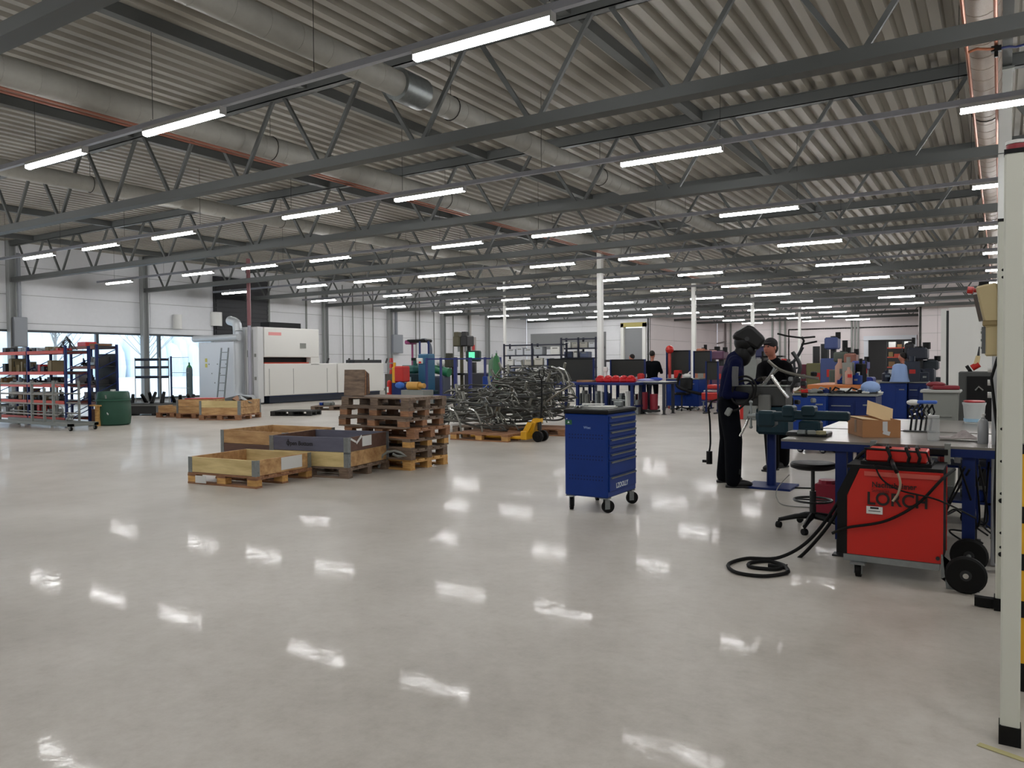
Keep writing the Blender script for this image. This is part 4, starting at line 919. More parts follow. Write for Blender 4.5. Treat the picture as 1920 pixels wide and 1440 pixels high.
# second person, seen from the front
a1 = at(1449, 884); rz2 = radians(-110); base2 = a1+Vector((.06, .06, 0))
el1 = loc_of(atY(1424, 712, 9.95), base2, rz2); wr1 = loc_of(atY(1452, 722, 9.45), base2, rz2)
el2 = loc_of(atY(1486, 712, 9.9), base2, rz2); wr2 = loc_of(atY(1470, 726, 9.45), base2, rz2)
fl_ = loc_of(at(1468, 876), base2, rz2); fr_ = loc_of(at(1449, 882), base2, rz2)
t, hd, s = person('person in a dark jacket and cap facing the camera behind the fixture', (base2.x, base2.y, 0), rz2, 1.70, clothd, clothd, .2, ((el2, wr2), (el1, wr1)), headtilt=.25, legs=((fl_.x, fl_.y), (fr_.x, fr_.y)))
H = hd+Vector((.0, 0, .02))
MB().ball(H+Vector((.098, 0, -.008)), (.018, .011, .022), 10, 6).build('nose', skin, t, smooth=True)
for sg in (-1, 1):
    MB().ball(H+Vector((.083, .03*sg, .018)), (.012, .014, .008), 10, 6).build('eye', M('eye_dark', '#20140f', .3), t, smooth=True)
    MB().ball(H+Vector((0, .074*sg, .0)), (.018, .01, .03), 10, 6).build('ear', skin, t, smooth=True)
MB().ball(H+Vector((.086, 0, -.05)), (.01, .022, .006), 10, 6).build('mouth', M('lip', '#7f3d36', .5), t, smooth=True)
k = MB().ball(H+Vector((-.012, 0, .05)), (.098, .085, .085), 18, 10).cbox(H.x+.1, 0, H.z+.062, .09, .12, .01, .004, ry=.15)
k.build('cap', M('cap_dark', '#18161a', .8), t, smooth=True)
MB().ball(H+Vector((-.04, 0, .0)), (.075, .08, .085), 14, 8).build('hair', hair, t, smooth=True)
# ================================================================== left side: parts racks, frame trolley, tank
def rack(label, x0, x1, y0, y1, H, levels, bay_at=None, beam=orange, up=dblue, deckm_=None, group=None, backs=False):
    """pallet-style rack: upright ladders at every x in bays, two beams and a deck per level"""
    xs = [x0]+(bay_at or [])+[x1]; t = thing('parts_rack', label, 'rack', ((x0+x1)/2, (y0+y1)/2, 0), 0, group); cx_, cy_ = (x0+x1)/2, (y0+y1)/2; d = y1-y0
    for x in xs:
        u = MB().b2(x-cx_-.03, x-cx_+.03, -d/2, -d/2+.05, 0, H).b2(x-cx_-.03, x-cx_+.03, d/2-.05, d/2, 0, H)
        z = .15
        while z < H-.3: u.cyl((x-cx_, -d/2+.03, z), (x-cx_, d/2-.03, z+.25), .012, n=5); z += .3
        u.build('upright', up, t)
    for a, b in zip(xs, xs[1:]):
        for z in levels:
            for yy in (-d/2-.01, d/2-.02): MB().b2(a-cx_+.035, b-cx_-.035, yy, yy+.03, z-.08, z).build('beam', beam, t)
            MB().b2(a-cx_+.035, b-cx_-.035, -d/2+.02, d/2-.02, z-.02, z-.001).build('shelf_deck', deckm_ or darkmetal, t)
    return t
rr = random.Random(21)
boxm = [M('box_grey_l', '#a9adb2', .5), M('box_white_l', '#c9ccd2', .5), M('box_dark', '#26282b', .5), M('box_brown', '#8a6b45', .6), red, blue, M('box_khaki', '#7a6d4e', .6)]
def fill(label, x0, x1, y0, y1, z, hmax, group, n, mats=boxm, kind='box', wmin=.1, wmax=.3):
    x = x0; i = 0
    while x < x1-wmin and i < n:
        w = min(rr.uniform(wmin, wmax), x1-x); h = rr.uniform(.35, 1)*hmax
        isb = rr.random() < .6; m_ = rr.choice(mats); i += 1
        t = thing('parts_'+kind, '%s %s, %s from left %s' % (cname(m_), 'bin' if isb else 'machine part', ORD[min(i-1, 14)], label), kind, (x+w/2, (y0+y1)/2+rr.uniform(-.05, .05), z), 0, group); d = min(y1-y0, .4)*.85
        if isb:
            b = MB().b2(-w*.46, w*.46, -d/2, -d/2+.008, 0, h).b2(-w*.46, w*.46, d/2-.008, d/2, 0, h).b2(-w*.46, -w*.46+.008, -d/2, d/2, 0, h).b2(w*.46-.008, w*.46, -d/2, d/2, 0, h).b2(-w*.46, w*.46, -d/2, d/2, 0, .008).build('bin_shell', m_, t)
            MB().cbox(0, 0, h*.6, w*.8, d*.8, h*.5, .01, rz=.1).build('contents', rr.choice([darkmetal, galv, steelgrey]), t)
        else:
            MB().cyl((-w*.3, 0, .0), (-w*.25, 0, h), w*.14, n=8).cyl((w*.2, 0, 0), (w*.1, 0, h*.8), w*.16, n=8).cbox(0, 0, h*.25, w*.8, d*.5, h*.35, .01).build('steel_part', rr.choice([darkmetal, black, steelgrey, galv]), t)
        x += w+rr.uniform(.01, .06)
yA0 = 9.75; xa = at(125, 801).x; xb = at(42, 797).x
R1 = rack('orange and blue parts rack at the left edge of the photo', xb-1.75, xa, yA0, yA0+.6, 1.93, [.22, .62, 1.02, 1.32, 1.82], [xb])
for i, z in enumerate([.22, .62, 1.02, 1.32, 1.82]):
    hm = [.28, .28, .2, .34, .12][i]; nm = ['bottom', 'second', 'middle', 'fourth', 'top'][i]
    fill('on the %s shelf, orange rack' % nm, xb-1.6, xa-.08, yA0+.05, yA0+.55, z, hm, 'parts on the %s shelf of the orange rack' % nm, 14, [boxm[0], boxm[2], boxm[2], boxm[2], boxm[3], red, boxm[6]], wmax=.22)
# second rack further back
XA2, XB2 = atY(132, 700, 11.3).x, atY(180, 700, 11.3).x
xq = at(170, 790).x; 
R2 = rack('dark blue parts rack behind the green tank', XA2, XB2, 11.3, 11.9, 2.02, [.5, .95, 1.45, 1.98], None, M('beam_brown', '#7c4a35', .5), dblue)
MB().box(.1, .27, 1.15, XB2-XA2-.3, .02, 1.25).build('back_panel', M('rack_back', '#23211f', .6), R2)
for z in (.5, .95, 1.45): fill('%.1f' % 0 if False else 'on the %s shelf, blue rack by green tank' % {.5: 'lowest', .95: 'middle', 1.45: 'upper'}[z], XA2+.08, XB2-.1, 11.4, 11.75, z, .28, 'parts in the dark blue rack', 6, [boxm[2], boxm[6], boxm[0]])
tag(MB().cbox(0, 0, .06, .42, .3, .12, .01).box(0, -.152, .09, .36, .006, .02).build('tool_case', red, loc=(XA2+.3, 11.6, 1.982)), 'red tool case lying on top of the dark blue rack', 'case')
tag(MB().cbox(0, 0, .03, .5, .35, .06, .006).build('cardboard_tray', M('tray_brown', '#77553a', .7), loc=(XB2-.28, 11.6, 1.982)), 'flat brown tray on top of the dark blue rack', 'tray')
t = thing('jagged_frames', 'thin dark bent frames piled on top of the orange rack', 'frames', (xa-.5, yA0+.3, 1.825))
for i in range(7): MB().tube([(rr.uniform(-.4, .1), rr.uniform(-.1, .1), .01), (rr.uniform(-.2, .2), 0, .15+rr.random()*.1), (rr.uniform(.0, .3), 0, .2+.15*rr.random()), (rr.uniform(.2, .45), .05, .01)], .01, 5).build('bent_bar', darkmetal, t)
# tube trolley in front of the rack
p0 = at(0, 808); yT = 9.2
t = thing('frame_trolley', 'low grey tube trolley with horizontal bars in front of the orange rack', 'trolley', (-18.7, yT, 0))
for x in (-1.9, -.35, .85-.25, .2):
    MB().b2(x-.025, x+.025, -.025, .025, .12, 1.12 if x != .2 else .95).build('upright', steelgrey, t)
for x in (-1.9, -.35, .6): MB().b2(x-.02, x+.02, .55, .59, .12, 1.1).build('upright', steelgrey, t)
for z, x1 in ((.34, .75), (.58, .75), (.8, .75), (1.04, .1), (.14, .75)):
    MB().cyl((-2.6, 0, z), (x1, 0, z), .02, n=8).build('bar', M('bar_grey', '#8f8c86', .4, .4), t); MB().cyl((-2.6, .57, z), (x1-.1, .57, z), .018, n=8).build('bar', MATS['bar_grey'], t)
MB().b2(-2.6, 1.35, -.05, .05, .1, .17).b2(-2.6, 1.35, .5, .6, .1, .17).build('base_beam', steelgrey, t); MB().b2(1.25, 1.35, -.05, .6, .1, .16).build('base_end', steelgrey, t)
for x in (-2.2, 1.25):
    for y in (.0, .55): caster(t, x, y, .045, .3, .1)
MB().tube(curve_pts([(.75, .0, .34), (.95, 0, .4), (.98, 0, .5), (.8, 0, .58)]), .014, 6).tube(curve_pts([(.75, .0, .8), (.93, 0, .86), (.9, 0, 1.0), (.75, 0, 1.02)]), .014, 6).build('bent_end', steelgrey, t)
for i in range(4): MB().ball((1.0+.06*i, .1, .25+.08*(i % 2)), .05, 8, 6).build('metal_part', galv, t, smooth=True)
# green tank
p = at(210, 799); t = thing('green_tank', 'dark green round-cornered plastic container on the floor by the rack', 'container', (p.x-.36, p.y+.26, 0), .15)
MB().lathe([(0, 0), (.33, 0), (.37, .03), (.39, .2), (.385, .5), (.37, .6), (.375, .62), (.36, .78), (.33, .82), (0, .83)], 28).build('tank_body', green, t, smooth=True)
MB().lathe([(.385, .595), (.395, .6), (.395, .625), (.38, .63)], 28).build('rim_band', M('green_rim', '#2a5a46', .45), t, smooth=True)
MB().cyl((.05, -.05, .83), (.05, -.05, .87), .06, n=14).build('filler_cap', white, t); MB().cyl((.16, -.33, .66), (.16, -.345, .74), .02).build('handle', greyplastic, t); MB().box(.2, -.335, .3, .08, .01, .03, ry=.6).build('sticker', paper, t)
t = thing('wooden_props', 'short brown timber pieces leaning between rack and green tank', 'timber', (*at(160, 800)[:2], 0))
MB().cbox(.1, .25, .24, .09, .09, .48, .004).build('timber', w_new, t); MB().cbox(-.1, .3, .2, .3, .04, .4, .004).build('board', w_brn, t); MB().cbox(0, .27, .49, .4, .12, .03, .004).build('board', w_new, t)
# dark boxes and shelf trolley by the window
p = at(275, 779); t = thing('steel_crate', 'long low dark steel crate with upright brackets by the window', 'crate', (p.x+.1, p.y+.4, 0), radians(25))
MB().cbox(0, 0, .2, 2.4, .8, .3, .02).build('crate_body', M('crate_dark', '#2f302f', .6), t); MB().box(0, -.41, .3, 2.4, .02, .04).build('rail', steelgrey, t)
for x in (-1, 0, 1): MB().box(x, 0, .025, .12, .8, .05).build('skid', darkmetal, t)
for i in range(10): MB().cyl((-1.1+i*.24, rr.uniform(-.3, .3), .35), (-1.1+i*.24+rr.uniform(-.03, .03), 0, .55+.15*rr.random()), .06, .045, n=8).build('bracket', black, t)
p = atY(286, 745, 16.6); t = thing('tray_trolley', 'narrow trolley with three dark blue trays standing before the window', 'trolley', (p.x, 16.6, 0), radians(20))
for x in (-.5, .5):
    for y in (-.25, .25): MB().cyl((x, y, .08), (x, y, 1.75), .015, n=6).build('upright', steelgrey, t)
for i, z in enumerate((1.05, 1.4, 1.68)): MB().cbox(0, 0, z, 1.0, .52, .09, .01).build('tray', navy, t)
MB().box(0, 0, .1, 1.0, .52, .03).build('base', steelgrey, t)
for x in (-.45, .45):
    for y in (-.2, .2): caster(t, x, y, .04, .5, .09)
p = atY(321, 700, 17.2); t = thing('blue_post', 'thin blue post of the wire mesh screen before the window', 'post', (p.x, 17.2, 0)); MB().box(0, 0, .9, .05, .05, 1.8).build('post_shaft', dblue, t); MB().box(0, 0, .01, .2, .2, .02).build('base_plate', dblue, t)
m = MB()
for i in range(12): m.cyl((.03+i*.09, 0, .1), (.03+i*.09, 0, 1.75), .004, n=4)
for z in (.1, .65, 1.2, 1.75): m.cyl((0, 0, z), (1.05, 0, z), .008, n=4)
m.build('mesh_panel', galv, t)['kind'] = 'stuff'
p = atY(355, 700, 17.8); t = thing('gas_cylinder', 'grey gas cylinder with green shoulder beside the white cabinet', 'gas cylinder', (p.x, 17.8, 0))
MB().lathe([(0, 0), (.11, 0), (.115, .02), (.115, 1.3), (.1, 1.38)], 16).build('cylinder_body', M('cyl_grey', '#4c5f64', .4), t, smooth=True); MB().lathe([(.1, 1.38), (.06, 1.45), (.03, 1.48), (.03, 1.56), (0, 1.58)], 16).build('shoulder', M('cyl_green', '#1f7a45', .4), t, smooth=True)

# ================================================================== laser cutter along the left wall
XM = -23.0
def mx(px, py): return atX(px, py, XM)
a = mx(495, 613); b = mx(598, 618); c = mx(598, 681); d = mx(718, 681); e = mx(635, 738)
t = thing('laser_cutter', 'long white laser cutting machine with dark base along the left wall', 'machine', (XM, a.y, 0))
L1 = b.y-a.y; L2 = d.y-a.y; zu = a.z; zm = c.z; zl = mx(600, 738).z; zg0 = mx(560, 670).z; zg1 = mx(560, 679).z
MB().b2(-1.6, 0, 0, L1, zg0, zu).build('upper_hood', offwhite, t, bevel=.03)
MB().b2(-1.6, -.25, 0, L1-.3, zg1-.05, zg0+.02).build('loading_slot', black, t)
MB().b2(-.26, -.01, .02, L1-.55, zg1-.05, zg1-.01).build('orange_strip', orange, t)
MB().b2(-1.6, 0, L1-.45, L1, zg1-.1, zg0).build('hood_pillar', offwhite, t)
MB().b2(-1.6, 0, 0, L1+.15*L2, zl, zg1-.05).build('lower_body', offwhite, t, bevel=.03)
MB().b2(-1.6, .05, L1+.15*L2+.04, L2, zl, zm).build('table_body', offwhite, t, bevel=.03)
MB().b2(-1.5, -.12, .3, L2-.1, .02, zl).build('plinth', navy, t)
MB().b2(-.15, -.1, .3, L2-.1, .35, zl-.05).build('blue_skirt', M('skirt_blue', '#1d2f57', .4), t)
for y in (.2, L1*.5, L1+.4): MB().b2(.0, .012, y, y+.02, zl+.05, zm-.2).build('door_joint', M('joint_grey', '#a7a7a3', .5), t)
MB().b2(-.01, .012, L1-1.0, L1-.7, zg0+.35, zg0+.55).build('panel_window', greyplastic, t)
text('mazak', .3, M('lettering_pink', '#e2504c', .5), t, (.004, .45, zu-.45), (pi/2, 0, pi/2), 'red_logo') if False else MB().b2(-.001, .006, .2, .8, zu-.3, zu-.18).build('red_emblem', M('emblem_red', '#e59a98', .5), t)
MB().b2(-1.4, -.9, 1.0, 2.6, zu, zu+.26).build('roof_unit', black, t)
for i in range(4): MB().cyl((-.4, L1+.8+i*1.2, zm), (-.4, L1+.9+i*1.2, zm+.2), .04, n=6).build('roof_hook', darkmetal, t)
MB().b2(-.8, -.3, L1+2.3, L1+4.0, zm, zm+.14).build('roof_tray', darkmetal, t)
# column cabinet left of it
a2 = mx(452, 612); xw = atY(452, 640, a.y-.3).x-XM
t = thing('control_cabinet', 'tall pale control cabinet at the left end of the laser cutter', 'cabinet', (XM, a.y-.3, 0)); a2 = a
MB().b2(xw, 0, 0, .26, .06, a2.z).build('cabinet_body', M('cabinet_pale', '#cfd0d0', .4), t, bevel=.02); MB().b2(xw+.03, -.03, .02, .24, 0, .06).build('plinth', darkmetal, t)
MB().b2(xw*.3, xw*.3+.02, -.012, 0, .2, a2.z-.1).b2(xw*.72, xw*.72+.02, -.012, 0, .2, a2.z-.1).build('door_joint', MATS['joint_grey'], t)
for z in (.9, 1.75): MB().b2(xw*.2, xw*.1, -.02, 0, z, z+.12).build('lock_plate', greyplastic, t)
MB().b2(xw*.62, xw*.4, -.02, 0, 1.75, 2.0).build('display_panel', greyplastic, t)
q = atY(467, 600, a.y-.45); t = thing('supply_pipe', 'vertical red and violet supply pipe down the control cabinet', 'pipe', (q.x, a.y-.45, 0))
MB().cyl((0, 0, 2.9), (0, 0, ZD-.5), .07, n=10).build('red_pipe', M('pipe_rose', '#7c4c50', .5), t, smooth=True); MB().cyl((0, 0, .3), (0, 0, 2.9), .06, n=10).build('grey_pipe', M('pipe_violet_grey', '#a3a2ad', .5), t, smooth=True)
# exhaust duct and filter unit
q = atY(446, 640, a.y-.55); qt = atY(446, 606, a.y-.55); t = thing('exhaust_duct', 'pale grey exhaust duct rising beside the white filter cabinet', 'duct', (q.x, q.y, 0))
MB().cyl((0, 0, .75), (0, 0, qt.z-.3), .17, n=16).build('riser', galv if False else M('duct_pale', '#bfc4c8', .4, .2), t, smooth=True); MB().tube(curve_pts([(0, 0, qt.z-.3), (-.08, 0, qt.z), (-.5, .05, qt.z+.12)]), .17, 14).tube(curve_pts([(0, 0, .8), (.04, -.05, .4), (.35, -.1, .22)]), .15, 12).build('bend', MATS['duct_pale'], t, smooth=True); MB().cyl((.35, -.1, .22), (.9, -.1, .22), .15, n=14).build('floor_duct', MATS['duct_pale'], t, smooth=True)
Y6 = 18.5
a = atY(372, 642, Y6); b = atY(438, 642, Y6)
t = thing('filter_cabinet', 'white filter cabinet with ladder and yellow warning stickers before the window', 'cabinet', (a.x, Y6, 0)); Wf = b.x-a.x
MB().b2(0, Wf, 0, .6, .05, a.z).build('cabinet_body', M('cabinet_bluewhite', '#d3d8de', .4), t, bevel=.02)
MB().b2(.05, Wf-.05, .05, .55, 0, .05).build('plinth', darkmetal, t)
MB().cyl((-.25, -.0, a.z+.13), (Wf+.3, -.0, a.z+.13), .12, n=12).build('top_duct', MATS['duct_pale'], t, smooth=True)
for z in (1.65, 1.45): MB().box(Wf*.22, -.005, z, .12, .008, .14).build('warning_sticker', M('warning_yellow', '#c9bd4a', .5), t)
for i in range(7): MB().box(Wf*(.3+.08*i), -.006, 1.5-(i % 3)*.35, .04, .012, .04).build('latch', steelgrey, t)
q = atY(414, 720, Y6-.4)
t = thing('step_ladder', 'grey aluminium ladder leaning on the white filter cabinet', 'ladder', (q.x, Y6-.32, 0))
for x in (-.2, .2): MB().box(x, .0, 1.05, .04, .04, 2.1, rx=-.12).build('rail', galv, t)
for i in range(7): MB().box(0, -.1+.034*i, .25+.28*i, .4, .04, .03).build('rung', galv, t)
q1 = atX(412, 600, -27.5); t = thing('wall_units', 'white fan units mounted under the dark louvred opening', 'fan units', (XW+.5, q1.y, 0))
for y, z, s_ in ((-.8, 3.3, .35), (1.1, 3.5, .5)): MB().cyl((-.4, y, z-.3), (-.4, y, z+.3), s_*.5, n=14).build('fan_body', white, t, smooth=True)
# wall boxes and conduits on the left wall
for i, (px, r_) in enumerate([(575, .05), (607, .04), (643, .03), (662, .03), (682, .03), (700, .03), (780, .03), (787, .03), (814, .03), (850, .04), (505, .06), (880, .07)]):
    q = atX(px, 640, XW+.12); tag(MB().cyl((XW+.12, q.y, 1.0), (XW+.12, q.y, ZD-.2), r_, n=6).build('wall_conduit', steelgrey), 'vertical grey conduit on the left wall, %s counted from the window' % ORD[[10, 0, 1, 2, 3, 4, 5, 6, 7, 8, 9, 11].index(i)] , 'conduit', 'conduits on the left wall')
for (px0, px1, py0, py1, lab, mt) in [(738, 756, 628, 662, 'grey switch box with duct on the left wall column', M('switch_grey', '#8b9097', .5)), (877, 893, 632, 660, 'pale wall box with red sign farther along the left wall', M('pale_box', '#a9a3a0', .5)), (28, 52, 595, 650, 'grey round heater hanging left of the parts rack', M('heater_grey', '#8f9399', .5))]:
    X_ = XW+.3; a = atX(px0, py1, X_); b = atX(px1, py0, X_); t = thing('wall_box', lab, 'wall box', (X_, a.y, a.z))
    w = abs(b.y-a.y); h = b.z-a.z; MB().cbox(-.15, w/2, h/2, .3, w, h, .02).build('box_body', mt, t); MB().cyl((-.15, w/2, h), (-.15, w/2, ZD-.4-a.z), .09, n=10).build('riser', mt, t)
    if 'red sign' in lab: MB().box(.005, w*.65, h*.3, .01, w*.3, h*.35).build('red_sign', red, t)

# ================================================================== middle of the hall: machines, barrier, cylinders
def place(px, Y, py=700): q = atY(px, py, Y); return (q.x, Y)
Ym = 21.5
x, y = place(735, 20.8); t = thing('extinguisher_stand', 'stand with red fire extinguisher and red signal light right of the laser cutter', 'fire extinguisher', (x, y, 0))
MB().box(0, 0, .55, .4, .3, 1.1).build('stand_box', M('stand_grey', '#4c4943', .6), t); MB().cyl((.05, -.2, .35), (.05, -.2, .8), .085, n=14).ball((.05, -.2, .8), .085).build('extinguisher', red, t, smooth=True); MB().box(.05, -.29, .55, .08, .01, .2).build('label_white', paper, t)
for i in range(3): MB().cyl((-.03, 0, 1.1+i*.2), (-.03, 0, 1.26+i*.2), .075, .06, n=10).build('red_lens', red, t)
MB().cyl((.12, 0, 1.1), (.12, 0, 1.5), .05, n=8).build('yellow_lens', yellow, t)
x, y = place(752, 20.5); t = thing('red_machine', 'small red machine with yellow column behind the pallet stack', 'machine', (x, y, 0)); MB().cbox(.05, 0, 1.1, .4, .4, .55, .04).build('red_housing', red, t); MB().cbox(-.22, 0, .95, .14, .3, .8, .02).build('yellow_column', yellow, t); MB().box(0, 0, .4, .5, .4, .8).build('pedestal', dblue, t); MB().ball((.15, -.25, .72), (.2, .1, .12)).build('blue_part', M('mid_blue', '#2d63b8', .5), t, smooth=True)
x, y = place(768, 19); t = thing('electric_motor', 'yellow ochre electric motor lying just behind the pallet stack', 'motor', (x+.3, y, 0)); MB().cyl((-.35, 0, .75), (.1, 0, .75), .13, n=14).cyl((.1, 0, .75), (.3, 0, .75), .08, n=12).build('motor_housing', M('ochre_paint', '#c79544', .5), t, smooth=True); MB().box(0, 0, .31, .9, .5, .62).build('motor_stand', steelgrey, t)
x, y = place(775, 22); t = thing('lathe_machine', 'dark teal lathe with a pale screen behind the pallet stack', 'machine', (x, y, 0)); MB().cbox(0, 0, .55, 1.0, .6, 1.1, .03).build('machine_bed', teal, t); MB().cbox(-.1, 0, 1.25, .7, .5, .3, .08).cyl((.1, 0, 1.4), (.1, 0, 1.6), .09).build('headstock', M('teal_light', '#1d5a54', .5), t, smooth=False); MB().box(0, -.31, .85, .3, .02, .25).build('screen', M('pale_screen', '#8fa6ad', .3), t); MB().box(.1, -.1, 1.62, .12, .12, .1).build('knob', black, t)
x, y = place(800, 21.6); t = thing('column_drill', 'tall blue column drilling machine left of the blue barrier', 'machine', (x, y, 0)); MB().cbox(0, 0, .9, .45, .45, 1.8, .04).build('column', M('petrol_blue', '#1f5a7c', .45), t); MB().cbox(-.1, -.25, 1.55, .25, .1, .2, .02).build('white_panel', white, t); MB().box(-.05, -.31, 1.5, .1, .02, .07).build('red_button', red, t); MB().cbox(.0, -.1, .25, .7, .7, .5, .03).build('base', teal, t); MB().box(-.3, 0, 2.0, .05, .05, .5).box(.1, 0, 2.0, .05, .05, .5).build('guide_rod', dblue, t)
x, y = place(787, 23); t = thing('fume_hood', 'magenta and black fume hood on a curved arm above the machines', 'fume hood', (x, y, 0)); MB().tube(curve_pts([(.55, 0, 0), (.55, 0, 1.5), (.52, 0, 2.1), (.3, 0, 2.35), (-.0, 0, 2.32)]), .06, 8).build('arm', M('arm_grey_blue', '#555b68', .5), t, smooth=True); MB().tube([(-.35, 0, 0), (-.35, 0, 2.25)], .04, 6).build('magenta_post', M('magenta', '#8a3a68', .5), t); MB().cbox(0, 0, 2.32, .9, .5, .12, .04).build('hood', black, t); MB().cbox(-.42, 0, 2.28, .25, .5, .16, .04).build('magenta_cap', MATS['magenta'], t)
x, y = place(828, 22.5); t = thing('grinding_machine', 'green bench grinder on a grey stand behind the blue rail', 'machine', (x, y, 0)); MB().cbox(0, 0, .5, .5, .45, 1.0, .03).build('stand', M('slate', '#4b5261', .5), t); MB().cyl((-.3, 0, 1.25), (.35, 0, 1.12), .16, n=14).build('grinder_body', M('green_machine', '#23734f', .45), t, smooth=True); MB().ball((0, -.05, 1.5), .16).build('white_guard', white, t, smooth=True); MB().cyl((-.35, 0, 1.0), (-.35, 0, 1.5), .03).build('red_lever', red, t)
x0, y0 = place(800, 20.3); x1, y1 = place(938, 20.9)
t = thing('safety_barrier', 'blue tube barrier rail in front of the machines in the middle distance', 'barrier', (x0, y0, 0))
dx, dy = x1-x0, y1-y0
for i in range(6): MB().box(dx*i/5, dy*i/5, .82, .1 if i in (2, 3) else .05, .08, 1.64).build('barrier_post', M('barrier_blue', '#1e2a6e', .45), t)
for z in (.4, 1.6): MB().cyl((0, 0, z), (dx, dy, z), .025, n=6).build('barrier_rail', MATS['barrier_blue'], t)
for px, nm, c_ in ((866, 'khaki', '#4f4b36'), (880, 'black', '#1c1c1e'), (850, 'dark olive', '#3a3a2c')):
    x, y = place(px, 24); h = 2.4 if px != 850 else 1.6; t = thing('pillar_drill', nm+' pillar drill with square head behind the blue barrier', 'drill press', (x, y, 0)); mt = M('drill_'+nm.replace(' ', '_'), c_, .5)
    MB().cyl((0, 0, .1), (0, 0, h), .07, n=10).build('pillar', mt, t, smooth=True); MB().cbox(0, -.12, h-.1, .32, .5, .4, .04).cbox(0, -.25, h+.15, .2, .25, .2, .02).build('head', mt, t); MB().cbox(0, -.15, 1.05, .5, .5, .08, .01).build('table', darkmetal, t); MB().cbox(0, -.05, .1, .5, .5, .2, .02).build('base', mt, t); MB().cyl((0, -.2, h-.5), (0, -.2, h-.3), .04).build('spindle', galv, t)
x, y = place(888, 23.5); t = thing('machine_terminal', 'dark machine terminal with glowing green screen', 'terminal', (x, y, 0)); MB().cbox(0, 0, 1.72, .62, .2, .4, .04).build('terminal_housing', M('terminal_green', '#12302a', .5), t); MB().box(.0, -.11, 1.74, .26, .02, .26).build('screen', M('screen_green', '#5fd0a0', .4, emit=.9), t); MB().box(0, .05, .75, .12, .12, 1.5).build('stem', darkmetal, t); MB().cbox(0, 0, .1, .5, .4, .2, .02).build('base', darkmetal, t)
x, y = place(900, 22.8); t = thing('milling_machine', 'dark grey milling machine with box body in the middle distance', 'machine', (x, y, 0)); MB().cbox(0, 0, .75, 1.0, .6, .7, .03).build('machine_body', M('dark_slate', '#2b2c33', .5), t); MB().box(0, 0, .2, .8, .5, .4).build('foot', darkmetal, t); MB().cbox(.2, 0, 1.25, .3, .3, .3, .02).build('head', white, t)
for px, nm, c1_, hh in ((931, 'bright green', '#2d6a3c', 1.75), (923, 'grey-green', '#5f7a62', 1.65)):
    x, y = place(px, 19.8 if px == 931 else 20.1); t = thing('gas_cylinder', nm+' gas cylinder standing before the bin shelves', 'gas cylinder', (x, y, 0)); MB().lathe([(0, 0), (.12, 0), (.12, hh-.25), (.09, hh-.12), (.03, hh-.06), (.03, hh), (0, hh)], 16).build('cylinder_body', M('gas_'+nm.replace(' ', '_'), c1_, .45), t, smooth=True); MB().cyl((0, 0, hh), (0, 0, hh+.08), .02).build('valve', chrome, t)
x, y = place(916, 18.8); t = thing('blue_container', 'small bright blue container in front of the green gas cylinders', 'container', (x, y, 0)); MB().cbox(0, 0, .86, .28, .28, .4, .03).build('container_body', blue, t); MB().cyl((-.05, 0, 1.06), (-.05, 0, 1.12), .03).build('cap', dblue, t); MB().box(0, 0, .33, .4, .4, .66).build('stool_box', steelgrey, t)
# bin shelves at the back
def bin_shelf(label, px0, px1, Y, H, nz, grp):
    a = atY(px0, 690, Y); b = atY(px1, 690, Y); w = b.x-a.x; t = thing('bin_shelf', label, 'shelf', (a.x, Y, 0)); nb = max(2, int(w/1.3))
    for i in range(nb+1):
        for yy in (0, .5): MB().b2(w*i/nb-.04, w*i/nb+.04, yy, yy+.05, 0, H).build('upright', M('shelf_blue_black', '#191d33', .5), t)
    for k in range(nz):
        z = .4+(H-.45)*k/(nz-1); MB().b2(0, w, 0, .55, z-.05, z).build('shelf_board', MATS['shelf_blue_black'], t)
        if k == nz-1: continue
        gap = (H-.45)/(nz-1)-.1; i = 0; x_ = .1; nbn = 0
        while x_ < w-.4:
            bw = rr.uniform(.28, .55)
            if rr.random() < .92:
                nbn += 1; m_ = rr.choice([white, boxm[0], boxm[1], M('bin_blue_grey', '#5a6480', .5), M('bin_offwhite', '#b5b2a8', .5), white])
                o = thing('storage_bin', '%s bin, %s from left on level %s of the %s' % (cname(m_), ORD[min(nbn-1, 14)], ['one', 'two', 'three', 'four', 'five', 'six'][k], grp), 'bin', (a.x+x_+bw/2, Y+.28, z), 0, 'bins in the '+grp)
                h = gap*rr.uniform(.7, .97)
                MB().cbox(0, 0, h/2, bw*.9, .42, h, .02).build('bin_body', m_, o); MB().box(0, -.212, h*.8, bw*.5, .006, h*.15).build('bin_label', greyplastic, o)
            x_ += bw+.03
    return t
bin_shelf('long dark shelf with grey bins left of the white column', 945, 1052, 30, 2.35, 5, 'long dark shelf')
bin_shelf('taller dark shelf with white boxes against the back wall', 1052, 1117, 31, 2.6, 6, 'taller dark shelf')
a = atY(995, 640, 34); tag(MB().b2(a.x, a.x+4.2, 34, 34.1, 2.15, 2.95).b2(a.x, a.x+.1, 34, 34.1, 0, 2.2).b2(a.x+4.1, a.x+4.2, 34, 34.1, 0, 2.2).build('grey_board', M('board_grey', '#77797a', .6)), 'long grey board standing behind the bin shelves', 'board')

